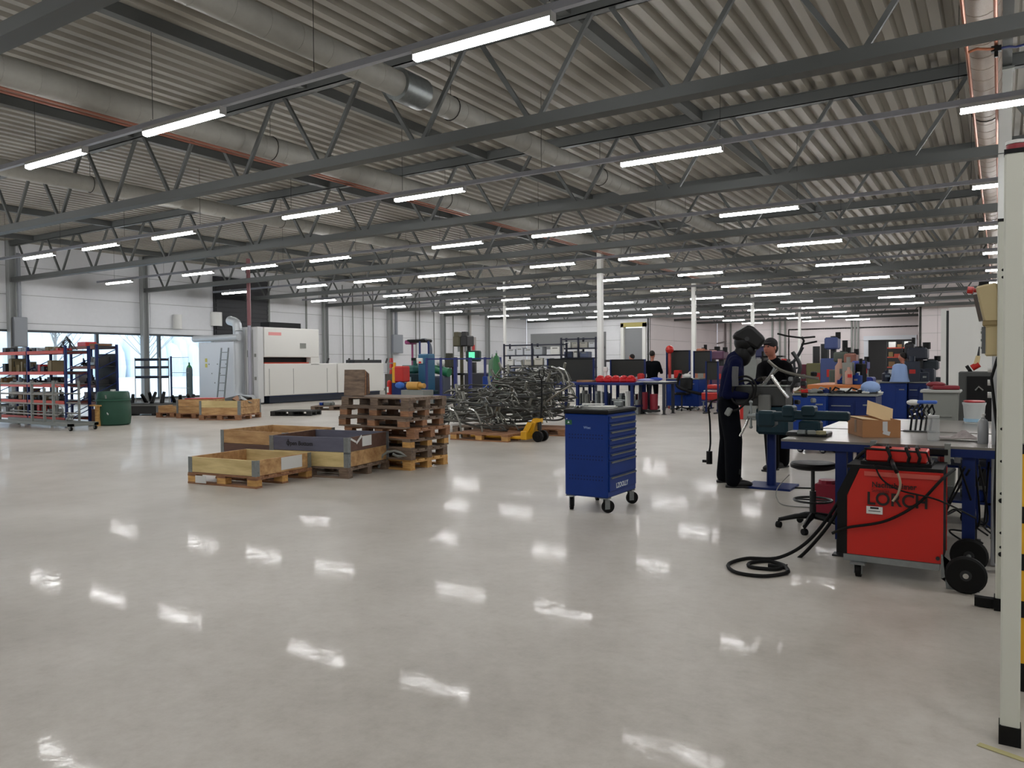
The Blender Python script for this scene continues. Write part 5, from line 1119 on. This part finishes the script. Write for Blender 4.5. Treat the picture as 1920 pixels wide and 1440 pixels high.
# ================================================================== bike frames on pallets and the pallet truck
pj = at(845, 824); pj2 = at(985, 830)
ang = 0.04
pc = (pj.x+.62, pj.y+.42, 0)
P_a = pallet('orange pine pallet lifted by the yellow pallet truck', (pc[0], pc[1], .0), ang, 1.25, .85, mat=w_mid, blk=w_new)
P_b = pallet('pine pallet under the frames just left of the blue trolley', (-7.75, 13.5, 0), .1, 1.2, .9, mat=w_mid)
P_c = pallet('pine pallet under the rear heap of frames', (-9.0, 13.3, 0), 0, 1.2, .9, mat=w_old)
t = thing('pallet_truck', 'yellow hand pallet truck with black wheels beside the bike frames', 'pallet truck', (pj2.x+.08, pj2.y+.3, 0), ang)
for y in (-.18, .18):
    MB().cbox(-.75, y, .075, 1.1, .14, .045, .01).build('fork', yellow, t); MB().cyl((-1.15, y-.05, .035), (-1.15, y+.05, .035), .034, n=10).build('fork_roller', rubber, t)
MB().cbox(-.16, 0, .12, .12, .5, .16, .015).cbox(-.08, 0, .23, .08, .16, .28, .015, ry=.35).build('cradle', yellow, t)
MB().prism([(-.28, .1), (-.2, .06), (-.02, .34), (.08, .36), (.08, .42), (-.06, .42)], -.06, .06, Matrix.Rotation(pi/2, 4, 'X') @ Matrix.Translation((0, 0, 0))).build('tow_head', yellow, t)
MB().prism([(-.26, .1), (-.16, .06), (.0, .34), (-.1, .36)], .15, .2, Matrix.Rotation(pi/2, 4, 'X')).build('side_gusset', yellow, t)
MB().prism([(-.26, .1), (-.16, .06), (.0, .34), (-.1, .36)], -.2, -.15, Matrix.Rotation(pi/2, 4, 'X')).build('side_gusset', yellow, t)
MB().cyl((.04, 0, .2), (.04, 0, .42), .04, n=10).build('pump', darkmetal, t)
for y in (-.1, .1): MB().cyl((.06, y-.03, .1), (.06, y+.03, .1), .1, n=20).cyl((.06, y-.04, .1), (.06, y+.04, .1), .04, n=12).build('wheel', rubber, t, smooth=True)
MB().tube([(.06, 0, .38), (.09, 0, .7), (.09, 0, 1.12)], .016, 8).tube([(.09, -.0, 1.12), (.09, -.1, 1.2), (.09, -.08, 1.3), (.09, .08, 1.3), (.09, .1, 1.2), (.09, 0, 1.12)], .012, 6).build('tiller', black, t, smooth=True)
def frame_proto():
    t = thing('bike_frame', 'x', 'bike frame')
    MB().tube(curve_pts([(-.7, 0, .1), (-.35, 0, .06), (.1, 0, .08), (.38, 0, .14), (.5, 0, .25)], 4), .021, 7).tube([(-.3, 0, .07), (-.15, 0, .22), (.42, 0, .2)], .016, 6).build('main_tube', tubemat, t, smooth=True)
    for s in (-1, 1): MB().tube(curve_pts([(-.15, .03*s, .08), (-.35, .16*s, .1), (-.6, .2*s, .12), (-.72, .22*s, .05)], 3), .013, 6).tube([(-.72, .22*s, .05), (-.4, .1*s, .2), (-.16, .02*s, .21)], .009, 5).build('rear_stay', tubemat, t, smooth=True)
    MB().cyl((.47, 0, .16), (.53, 0, .34), .03, n=8).tube([(.5, 0, .2), (.56, .06, .1), (.6, .06, .0)], .014, 6).tube([(.5, 0, .2), (.56, -.06, .1), (.6, -.06, .0)], .014, 6).build('fork', M('fork_chrome', '#77776f', .35, .8), t, smooth=True)
    MB().box(-.7, 0, .06, .05, .44, .02).cyl((-.72, -.23, .05), (-.72, .23, .05), .014).build('axle_plate', darkmetal, t)
    return t
PF = None
heaps = [(-8.5, 12.05, .18, 5, .095), (-8.3, 12.75, .18, 7, .1), (-8.15, 13.4, .18, 9, .105), (-9.3, 13.2, .18, 6, .1), (-8.7, 14.0, .18, 10, .105), (-8.5, 14.8, .1, 11, .105), (-10.4, 14.7, .02, 8, .1)]
hl = ['in the small heap on the pallet truck pallet', 'in the heap just behind the pallet truck', 'in the heap nearest to the blue trolley', 'in the left heap behind the pallet truck', 'in the tall middle heap of the frames', 'in the rear right heap of the frames', 'in the rear left heap of the frames']
for hi, (hx, hy, hz0, n_, dz) in enumerate(heaps):
    for i in range(n_):
        if PF is None: PF = o = frame_proto()
        else: o = dup(PF, (0, 0, 0))
        o.location = (hx+rr.uniform(-.15, .15), hy+rr.uniform(-.1, .1), hz0+i*dz); o.rotation_euler = (rr.uniform(-.12, .12), rr.uniform(-.12, .12), rr.choice([0, pi, .25, pi-.3, -.25])+rr.uniform(-.15, .15))
        o['label'] = 'grey tubular frame, %s from floor %s' % (ORD[i], hl[hi]); o['group'] = 'bare frames '+hl[hi]
for i, (px, py, px2, py2, Y) in enumerate([(1046, 692, 1058, 722, 13.5), (1058, 694, 1068, 735, 13.9), (1076, 720, 1010, 765, 13.0), (950, 735, 1008, 702, 13.6), (935, 715, 955, 745, 14.4), (852, 770, 866, 820, 11.8), (890, 770, 905, 815, 11.9)]):
    a = atY(px, py, Y); b = atY(px2, py2, Y); mid = (a+b)/2+Vector((.03, 0, .05)); d = (b-a).normalized()
    t = thing('handlebar', ['raised chrome handlebar against the black screen', 'second raised chrome handlebar against the black screen', 'long slanted handlebar tube left of the trolley', 'slanted tube rising out of the frame heap', 'short tube in front of the gas cylinders', 'curved tube leaning at the left end of the frame heap', 'curved tube standing on the truck pallet'][i], 'handlebar', (0, 0, 0))
    MB().tube(curve_pts([a, mid, b]), .018, 8).build('bar', M('bar_chrome', '#8f8f88', .35, .8), t, smooth=True); MB().tube([a, a+Vector((-.12, 0, .04))], .02, 8).ball(a+Vector((-.12, 0, .04)), .028).build('grip', chrome, t, smooth=True)

for i, (px, py, px2, py2, Y) in enumerate([(860, 733, 930, 731, 14.9), (866, 741, 938, 744, 14.8), (880, 757, 915, 759, 13.0), (1010, 760, 1045, 752, 13.9), (960, 765, 995, 768, 13.0)]):
    a = atY(px, py, Y); b = atY(px2, py2, Y); tag(MB().cyl(a, b, .02, n=8).build('long_tube', galv, smooth=True), 'long silvery tube laid on the frames, %s from the left' % ORD[[0, 1, 2, 4, 3][i]], 'tube', 'long tubes laid across the frame heaps')
# ================================================================== welding booths: black screens, blue benches
def screen(label, px0, px1, py0, py1, Y):
    a = atY(px0, py1, Y); b = atY(px1, py0, Y); t = thing('welding_screen', label, 'screen', (a.x, Y, 0)); w = b.x-a.x
    MB().b2(0, w, -.01, .01, a.z, b.z).build('screen_panel', M('screen_black', '#1b1c18', .6), t)
    for x in (-.03, w): MB().b2(x, x+.04, -.03, .03, 0, b.z+.04).build('frame_post', dblue, t); 
    MB().b2(-.03, w+.04, -.02, .02, b.z, b.z+.04).build('top_rail', black, t)
    for x in (0, w): MB().box(x, 0, .02, .06, .5, .04).build('foot', darkmetal, t)
    return t
Yb = 19.6
screen('wide black welding screen above the blue bench behind the frames', 1028, 1112, 674, 722, Yb+.75)
screen('black welding screen between the white column and the standing man', 1146, 1208, 676, 706, Yb+1.4)
screen('large black screen above the bright blue cabinet', 1251, 1292, 659, 702, 23.0)
screen('narrow black screen right of the large one', 1302, 1332, 660, 700, 23.1)
screen('black screen close behind the welder', 1325, 1345, 680, 712, 21)
a = atY(1030, 725, Yb-.3); b = atY(1190, 725, Yb-.3)
bench('long blue workbench behind the trike frames', a.x, b.x, Yb-.3, Yb+.6, .88, (a.x+.1, (a.x*2+b.x)/3, (a.x+b.x*2)/3, b.x-.1), top=M('blue_top', '#2a3a86', .4))
a = atY(1193, 728, Yb+.3); b = atY(1250, 728, Yb+.3); bench('white topped work table by the standing man', a.x, b.x, Yb+.3, Yb+1.1, .9, (a.x+.1, b.x-.1), top=white, frame=navy, braces=False)
grp = 'parts under the long blue bench'
for i in range(16):
    q = atY(1085+i*7, 750, Yb); t = thing('stored_part', 'upright stored part, %s from the left under the long blue bench' % (ORD[i] if i < 15 else 'last'), 'part', (q.x, Yb+.1+rr.uniform(-.1, .2), 0), 0, grp)
    h = rr.uniform(.35, .72); MB().cbox(0, 0, h/2, .09, .2, h, .01).cyl((0, -.12, h*.5), (0, -.12, h*.9), .03, n=6).build('part_body', rr.choice([white, galv, steelgrey, navy, boxm[2], chrome]), t)
for i in range(5):
    q = atY(1128+i*14, 712, Yb); t = thing('red_part', 'glossy red housing, %s from the left on the long blue bench' % ORD[i], 'part', (q.x, Yb, .881), rr.uniform(-.4, .4), 'red parts on the blue bench'); MB().cbox(0, 0, .07, .26, .3, .14, .04).ball((0, -.05, .14), (.1, .1, .06)).build('housing', M('gloss_red', '#c21f22', .3), t)
q = atY(1100, 720, Yb); tag(MB().cbox(0, 0, .03, .5, .3, .06, .01).build('wood_board', w_mid, loc=(q.x, Yb, .881)), 'brown board lying on the long blue bench', 'board')
q = atY(1217, 708, Yb+.7); t = thing('cloth_heap', 'lilac and blue cloths heaped on the white table', 'cloth', (q.x, Yb+.7, .901)); MB().ball((0, 0, .03), (.35, .2, .05)).build('lilac_cloth', M('lilac', '#9a9bc9', .8), t, smooth=True); MB().ball((.2, 0, .06), (.2, .15, .05)).build('blue_cloth', M('royal', '#2c48a8', .8), t, smooth=True)
q = atY(1203, 700, Yb+1); tag(MB().cbox(0, 0, .1, .16, .16, .2, .01).box(0, 0, .21, .1, .1, .02).build('red_canister', red, loc=(q.x, Yb+.95, .901)), 'red canister standing on the white table', 'canister')
q = atY(1207, 745, Yb+.6); t = thing('red_cylinders', 'dark red cylinder trolley under the white table', 'cylinder trolley', (q.x, Yb+.55, 0)); MB().cyl((0, 0, .12), (0, 0, .6), .13, n=14).cyl((.32, 0, .12), (.32, 0, .55), .11, n=14).build('cylinder', M('wine_red', '#8b1f30', .45), t, smooth=True); MB().box(.15, 0, .08, .6, .3, .06).build('base', darkmetal, t)
q = atY(1137, 700, Yb+.3); t = thing('spray_gun', 'white upright torch stand on the blue bench before the column', 'torch', (q.x, Yb+.25, .881)); MB().cyl((0, 0, 0), (0, 0, .3), .045, n=10).cbox(0, 0, .36, .12, .1, .14, .02).build('torch_body', white, t); MB().cyl((0, 0, .4), (0, 0, .62), .02).cbox(.05, 0, .6, .14, .06, .06, .01).build('torch_head', darkmetal, t)
def cabinet(label, px0, px1, py0, Y, drawers, mat, doors=False, h=None, dpt=.7):
    a = atY(px0, py0, Y); b = atY(px1, py0, Y); w = b.x-a.x; H = h or a.z; t = thing('blue_cabinet', label, 'cabinet', (a.x, Y, 0))
    MB().cbox(w/2, dpt/2, (H+.12)/2, w, dpt, H-.12, .015).build('cabinet_body', mat, t); MB().box(w/2, dpt/2, H+.012, w+.03, dpt+.03, .025).build('worktop', steelgrey, t)
    for i in range(drawers):
        z = .2+(H-.3)*i/drawers; d = MB().cbox(w*.3, -.006, z+(H-.3)/drawers/2, w*.5, .014, (H-.3)/drawers-.02, .004).build('drawer', mat, t); MB().box(w*.3, -.02, z+(H-.3)/drawers-.05, w*.4, .014, .014).build('drawer_pull', galv, d)
    MB().cbox(w*.78, -.006, H*.55, w*.38, .014, H*.75, .004).build('door', mat, t); MB().box(w*.82, -.02, H*.85, .1, .012, .02).build('handle', galv, t)
    for x in (.08, w-.08):
        for y in (.08, dpt-.08): caster(t, x, y, .045, .4, .12)
    return t
cabinet('bright blue cabinet on castors below the large black screen', 1250, 1310, 711, 22.1, 0, blue)
q = atY(1262, 700, 22.3); zc = atY(1280, 711, 22.1).z+.026
tag(MB().cbox(0, 0, .12, .2, .2, .24, .02).build('red_box', red, loc=(q.x+.1, 22.45, zc)), 'dark red box standing on the bright blue cabinet', 'box')
tag(MB().ball((0, 0, .07), (.13, .1, .07)).cyl((0, 0, .1), (.1, 0, .2), .02).build('white_tool', white, smooth=True, loc=(q.x+.42, 22.35, zc)), 'small white tool lying on the bright blue cabinet', 'tool')
q = atY(1249, 690, 22.4); t = thing('red_post', 'red post with round red top left of the large black screen', 'post', (q.x, 22.7, 0)); MB().cyl((0, 0, 0), (0, 0, 1.75), .05, n=8).build('post_shaft', M('coral', '#b5423c', .5), t); MB().ball((0, 0, 1.82), .13).build('red_top', red, t, smooth=True)
# red trolley and chairs left of the welder
q = at(1335, 772); t = thing('red_welder_cart', 'red and black cart with chairs partly hidden behind the welder', 'cart', (q.x, q.y, 0)); MB().cbox(0, 0, .45, .5, .4, .22, .03).cbox(.1, 0, .72, .4, .35, .12, .03).build('red_body', red, t); MB().cbox(.1, 0, .6, .6, .3, .04, .01).build('white_tray', white, t)
for x in (-.2, .2):
    for y in (-.15, .15): caster(t, x, y, .05, .7, .3)
MB().tube(curve_pts([(-.3, 0, .5), (-.7, -.1, .6), (-1.0, -.1, .75), (-.9, -.1, 1.1)]), .05, 6).build('extraction_arm', black, t, smooth=True)
q = at(1285, 769); t = thing('office_chair', 'dark office chair in front of the bright blue cabinet', 'chair', (q.x, q.y-.3, 0)); MB().cbox(0, 0, .5, .42, .42, .07, .03).build('seat', black, t); MB().cbox(.05, .24, .78, .4, .06, .36, .03, rx=-.15).build('backrest', black, t); MB().cyl((0, 0, .08), (0, 0, .47), .025).build('column', darkmetal, t)
for i in range(5): A_ = i*2*pi/5; MB().tube([(0, 0, .1), (.27*cos(A_), .27*sin(A_), .05)], .02, 6).ball((.27*cos(A_), .27*sin(A_), .028), .028, 8, 6).build('base_arm', black, t, smooth=True)
q = at(1329, 856, .1); t = thing('torch_hose', 'black hose with torch hanging beside the welder', 'hose', (0, 0, 0)); 
MB().tube(curve_pts([atY(1328, 765, 8.9), atY(1331, 790, 8.9), atY(1332, 830, 8.9), atY(1330, 846, 8.9)]), .011, 6).build('hose', rubber, t, smooth=True); p_ = atY(1330, 846, 8.9); MB().cyl(p_, p_+Vector((0, 0, -.15)), .035, n=10).box(p_.x-.05, p_.y, p_.z-.12, .06, .03, .03).build('plug', black, t); MB().tube([atY(1328, 765, 8.9), atY(1335, 752, 8.95), atY(1348, 748, 8.95)], .011, 6).build('hose_end', rubber, t)

# ================================================================== right middle: blue bench group, cycle stand, orange bench
cabinet('blue bench cabinet right behind the two welders', 1485, 1548, 741, 12.4, 0, blue)
cabinet('dark blue bench cabinet continuing the blue one to the right', 1550, 1642, 742, 12.6, 3, dblue)
cabinet('blue cabinet with pale top before the far doorway', 1649, 1700, 718, 18.5, 0, blue)
cabinet('second blue cabinet beside the first before the far doorway', 1702, 1738, 718, 18.6, 3, dblue)
a = atY(1552, 716, 19.5); b = atY(1642, 716, 19.5); bench('orange topped workbench in the middle distance', a.x, b.x, 17.2, 19.3, .92, (a.x+.1, b.x-.1), top=M('orange_top', '#c0733a', .5), frame=M('orange_frame', '#b5672f', .5), lip=.3, braces=False)
# bicycle-like cycle held upright
q = atY(1505, 700, 13.6); t = thing('cargo_trike', 'dark unfinished trike with handlebar raised on the blue bench', 'bicycle', (q.x, 12.75, atY(1510, 741, 12.4).z+.026)); t.scale = (.8, .8, .8)
MB().tube(curve_pts([(-.35, 0, .1), (-.2, 0, .5), (.05, 0, .62), (.22, 0, .9)]), .032, 8).tube([(.05, 0, .62), (.1, 0, .2), (-.2, 0, .06)], .026, 8).tube([(.2, 0, .5), (-.32, 0, .42)], .022, 6).build('frame', M('trike_dark', '#23262b', .4, .3), t, smooth=True)
MB().tube([(.18, 0, .85), (.24, 0, 1.02), (.2, 0, 1.1)], .022, 8).tube([(-.22, -.2, 1.17), (-.05, -.12, 1.12), (.2, 0, 1.08), (.42, .15, 1.1)], .018, 8).tube([(.2, 0, .95), (.5, -.1, 1.0)], .02, 6).build('handlebar', black, t, smooth=True)
for z in (.72, .58, .44): MB().cbox(-.33, 0, z, .4, .3, .035, .01).build('rack_bar', black, t)
MB().box(-.52, 0, .55, .04, .3, .55).build('rack_post', black, t)
MB().cbox(.0, 0, .2, .3, .3, .2, .03).build('hub_motor', darkmetal, t)
# clutter on the dark blue bench and orange bench
def clutter(label, grp, px0, px1, py, Y, z, n, mats, hmin=.05, hmax=.22, dY=.5, wmax=.22):
    for i in range(n):
        px = px0+(px1-px0)*(i+.5)/n; q = atY(px, py, Y); w = rr.uniform(.07, wmax); h = rr.uniform(hmin, hmax); m_ = rr.choice(mats)
        t = thing('tool_item', '%s item, %s from the left of the %s' % (cname(m_), ORD[i], grp), 'tool', (q.x, Y+rr.uniform(0, dY), z), rr.uniform(-.6, .6), grp)
        k = rr.randint(0, 3)
        if k == 0: MB().cbox(0, 0, h/2, w, w*.8, h, .01).cyl((0, 0, h), (0, 0, h*1.25), w*.2, n=8).build('item_body', m_, t)
        elif k == 1: MB().lathe([(0, 0), (w*.35, 0), (w*.35, h*.7), (w*.15, h*.85), (w*.15, h), (0, h)], 10).build('item_body', m_, t, smooth=True)
        elif k == 2: MB().cyl((-w*.5, 0, w*.2), (w*.5, 0, w*.2), w*.18, n=8).cbox(0, 0, h*.5, w*.35, w*.35, h, .01).build('item_body', m_, t)
        else: MB().cbox(0, 0, h*.2, w, w*.6, h*.4, .01).tube([(-w*.3, 0, h*.3), (0, 0, h), (w*.4, 0, h*.7)], w*.08, 6).build('item_body', m_, t)
        if h > .15 and k != 3: MB().box(0, -w*.41, h*.5, w*.4, .006, h*.2).build('item_label', rr.choice([white, red, galv]), t)
zt1_ = atY(1510, 741, 12.4).z+.027; zt2_ = atY(1600, 742, 12.6).z+.027
cm = [black, darkmetal, steelgrey, galv, white, red, boxm[6], dblue]
clutter('small tool or part on the blue bench cabinet below the trike', 'small tools on the blue bench cabinet', 1486, 1546, 735, 12.45, zt1_, 9, cm, .03, .1)
clutter('tool or part on the dark blue bench cabinet', 'tools on the dark blue bench cabinet', 1552, 1640, 738, 12.7, zt2_, 11, [black, black, darkmetal, steelgrey, white, galv], .03, .1)
clutter('bottle, jar or part on the orange topped bench', 'items on the orange bench', 1562, 1616, 710, 17.4, .925, 12, [darkmetal, M('rust_red', '#8c4a3c', .6), M('salmon', '#b08878', .6), boxm[6], blue, M('olive', '#6b6a44', .6), black, greyplastic], .15, .55, 1.5, .3)
clutter('part on the blue cabinet before the far doorway', 'parts on the doorway cabinets', 1655, 1735, 712, 18.7, atY(1660, 718, 18.5).z+.026, 8, [black, darkmetal, teal, navy], .1, .45, .2, .3)
q = atY(1690, 705, 18.9); t = thing('pale_blue_cover', 'pale blue cloth cover standing on the blue cabinet', 'cover', (q.x, 18.55, atY(1660, 718, 18.5).z+.026)); MB().lathe([(.2, 0), (.17, .1), (.14, .34), (.1, .38), (0, .39)], 12).build('cover_body', M('pale_blue_cloth', '#8fa9d6', .8), t, smooth=True)
# machines behind: column drills and cupboards right of the second person
def tower(label, px, Y, h, c, w=.4, head=True):
    q = atY(px, 690, Y); t = thing('tall_machine', label, 'machine', (q.x, Y, 0)); mt = M('tower_'+c[1:], c, .5)
    MB().cbox(0, 0, h*.35, w, w, h*.7, .03).build('machine_body', mt, t)
    MB().cyl((0, .05, h*.7), (0, .05, h), w*.14, n=8).build('column', darkmetal, t)
    if head: MB().cbox(0, -.1, h*.9, w*.6, w*.9, h*.16, .04).build('head', mt, t); MB().cyl((w*.25, -.1, h*.96), (w*.25, -.1, h*1.05), w*.12, n=8).build('motor', black, t)
    MB().box(0, -w*.51, h*.5, w*.4, .02, h*.1).build('panel', rr.choice([white, red, greyplastic]), t)
tower('slate blue drilling machine with black motor before the far wall', 1562, 24, 2.15, '#3d4c7d', .6)
tower('olive green cabinet machine behind the raised trike', 1546, 25, 1.95, '#6d6a42', .9, False)
tower('dark red machine behind the raised trike', 1530, 26, 1.9, '#6a2337', .8, False)
tower('round royal blue machine right of the orange bench', 1615, 21, 1.45, '#1b2f8a', .6)
tower('rusty brown machine above the orange bench', 1597, 22, 1.65, '#8c5a4a', .5)
tower('grey-green machine above the orange bench', 1580, 22.5, 1.7, '#4a5248', .6)
tower('dark machine with tall arm right of the far doorway', 1722, 20.5, 1.75, '#1d2230', .7)
tower('dark machine close to the white partition', 1745, 21, 1.45, '#232c34', .6)
tower('black machine with knobs in front of the far doorway', 1706, 22, 1.9, '#15171b', .35)
tower('dark blue machine left of the second person', 1432, 24, 1.9, '#23284f', .8)
tower('grey machine behind the two welders', 1412, 25, 1.8, '#4a4f5c', .7)
tower('purple-blue machine between the welders', 1440, 20, 1.5, '#2c2c5e', .6)
tower('pale orange machine behind the narrow black screen', 1318, 27, 1.95, '#a5684f', .5)
tower('white and red machine left of the welder', 1335, 28, 1.9, '#b58a86', .9)
tower('dark machine directly left of the welder', 1352, 27, 1.85, '#54304a', .7)
clutter('distant small equipment item on the row behind the welders', 'distant equipment behind the welders', 1395, 1480, 690, 19, .0, 10, cm+[navy, navy], 1.0, 1.55, .8, .4)
clutter('distant small equipment item left of the far doorway', 'distant equipment left of the far doorway', 1535, 1625, 690, 26, .0, 10, cm+[navy, teal], 1.0, 1.7, 1, .5)
# far workers
def far_person(label, px, Y, H, jm, arms_out=.25, rz=-pi/2):
    q = atY(px, 690, Y); t = thing('person', label, 'person', (q.x, Y, 0), rz); s = H/1.75
    m = MB(); sk = MB()
    caps = []
    for sg in (-1, 1): caps += [((0, .1*sg, .92*s), (.02, .11*sg, .5*s), .1*s, .075*s), ((.02, .11*sg, .5*s), (0, .12*sg, .1*s), .072*s, .06*s)]
    blob('trousers', caps, [], clothn, t, .03, 2)
    caps = [((0, .05, 1.0*s), (0, .08, 1.3*s), .12*s, .13*s), ((0, -.05, 1.0*s), (0, -.08, 1.3*s), .12*s, .13*s), ((0, .15, 1.38*s), (0, -.15, 1.38*s), .08*s, .08*s)]
    for sg in (-1, 1): caps += [((0, .2*sg, 1.38*s), (.08, (.2+arms_out*.3)*sg, 1.1*s), .06*s, .05*s), ((.08, (.2+arms_out*.3)*sg, 1.1*s), (.32, .15*sg, 1.08*s), .048*s, .035*s)]
    blob('jacket', caps, [], jm, t, .03, 2)
    blob('body', [((0, 0, .9*s), (0, 0, 1.45*s), .08, .05), ((0, 0, 1.42*s), (.01, 0, 1.56*s), .05*s, .05*s), ((.32, .15, 1.08*s), (.4, .14, 1.08*s), .035*s, .03*s), ((.32, -.15, 1.08*s), (.4, -.14, 1.08*s), .035*s, .03*s)], [((.02, 0, 1.63*s), (.09*s, .075*s, .115*s))], skin, t, .02, 2)
    MB().ball((-.01, 0, 1.67*s), (.1*s, .085*s, .095*s)).build('hair', hair, t, smooth=True)
    for sg in (-1, 1): MB().cbox(.05, .12*sg, .05, .27, .1, .1, .02).build('boot', boot, t)
    return t
far_person('far person with dark hair and violet jacket before the grey door', 1185, 25, 1.72, M('violet_jacket', '#3a3060', .8), rz=pi)
far_person('person in navy workwear standing at the white table by the black screens', 1223, 22.3, 1.78, clothn, rz=pi/2)
far_person('distant person in navy at the right bending over a machine', 1693, 20.2, 1.6, clothn, rz=pi)
# pale blue dome, no lamp, put where a worker's pale cap would be
q = atY(1638, 745, 13.3); t = thing('round_cover', 'pale blue round cover on the dark blue bench end', 'cover', (q.x, 12.95, zt2_)); MB().ball((0, 0, .09), (.14, .12, .1)).build('cover_body', MATS['pale_blue_cloth'], t, smooth=True); MB().box(.0, 0, .01, .2, .15, .02).build('cover_base', darkmetal, t)
# stores behind the far doorway
R3 = rack('orange rack with boxes in the storeroom beyond the far doorway', fd[0]+1.1, fd[1]+.1, YF+1.2, YF+1.9, 2.9, [.3, 1.0, 1.75, 2.45], [(fd[0]+fd[1])/2+.7], orange, darkmetal)
for z in (.3, 1.0, 1.75, 2.45): fill('on the %s shelf, storeroom rack' % {.3: 'lowest', 1.0: 'second', 1.75: 'third', 2.45: 'top'}[z], fd[0]+1.2, fd[1]-.1, YF+1.25, YF+1.8, z, .5, 'boxes in the storeroom', 8, [white, boxm[1], M('box_ochre', '#9c8455', .6), boxm[3], orange], wmin=.3, wmax=.6)
zz_ = LP; 
for (cx_, cy_) in ((-9.0, YF+.9), (-6.5, YF+.9)):
    o = dup(LP, (cx_, cy_, 3.7), 0, 'lit lamp in the storeroom beyond the far doorway, %s one' % ('left' if cx_ < -8 else 'right')); o['group'] = 'storeroom lamps'
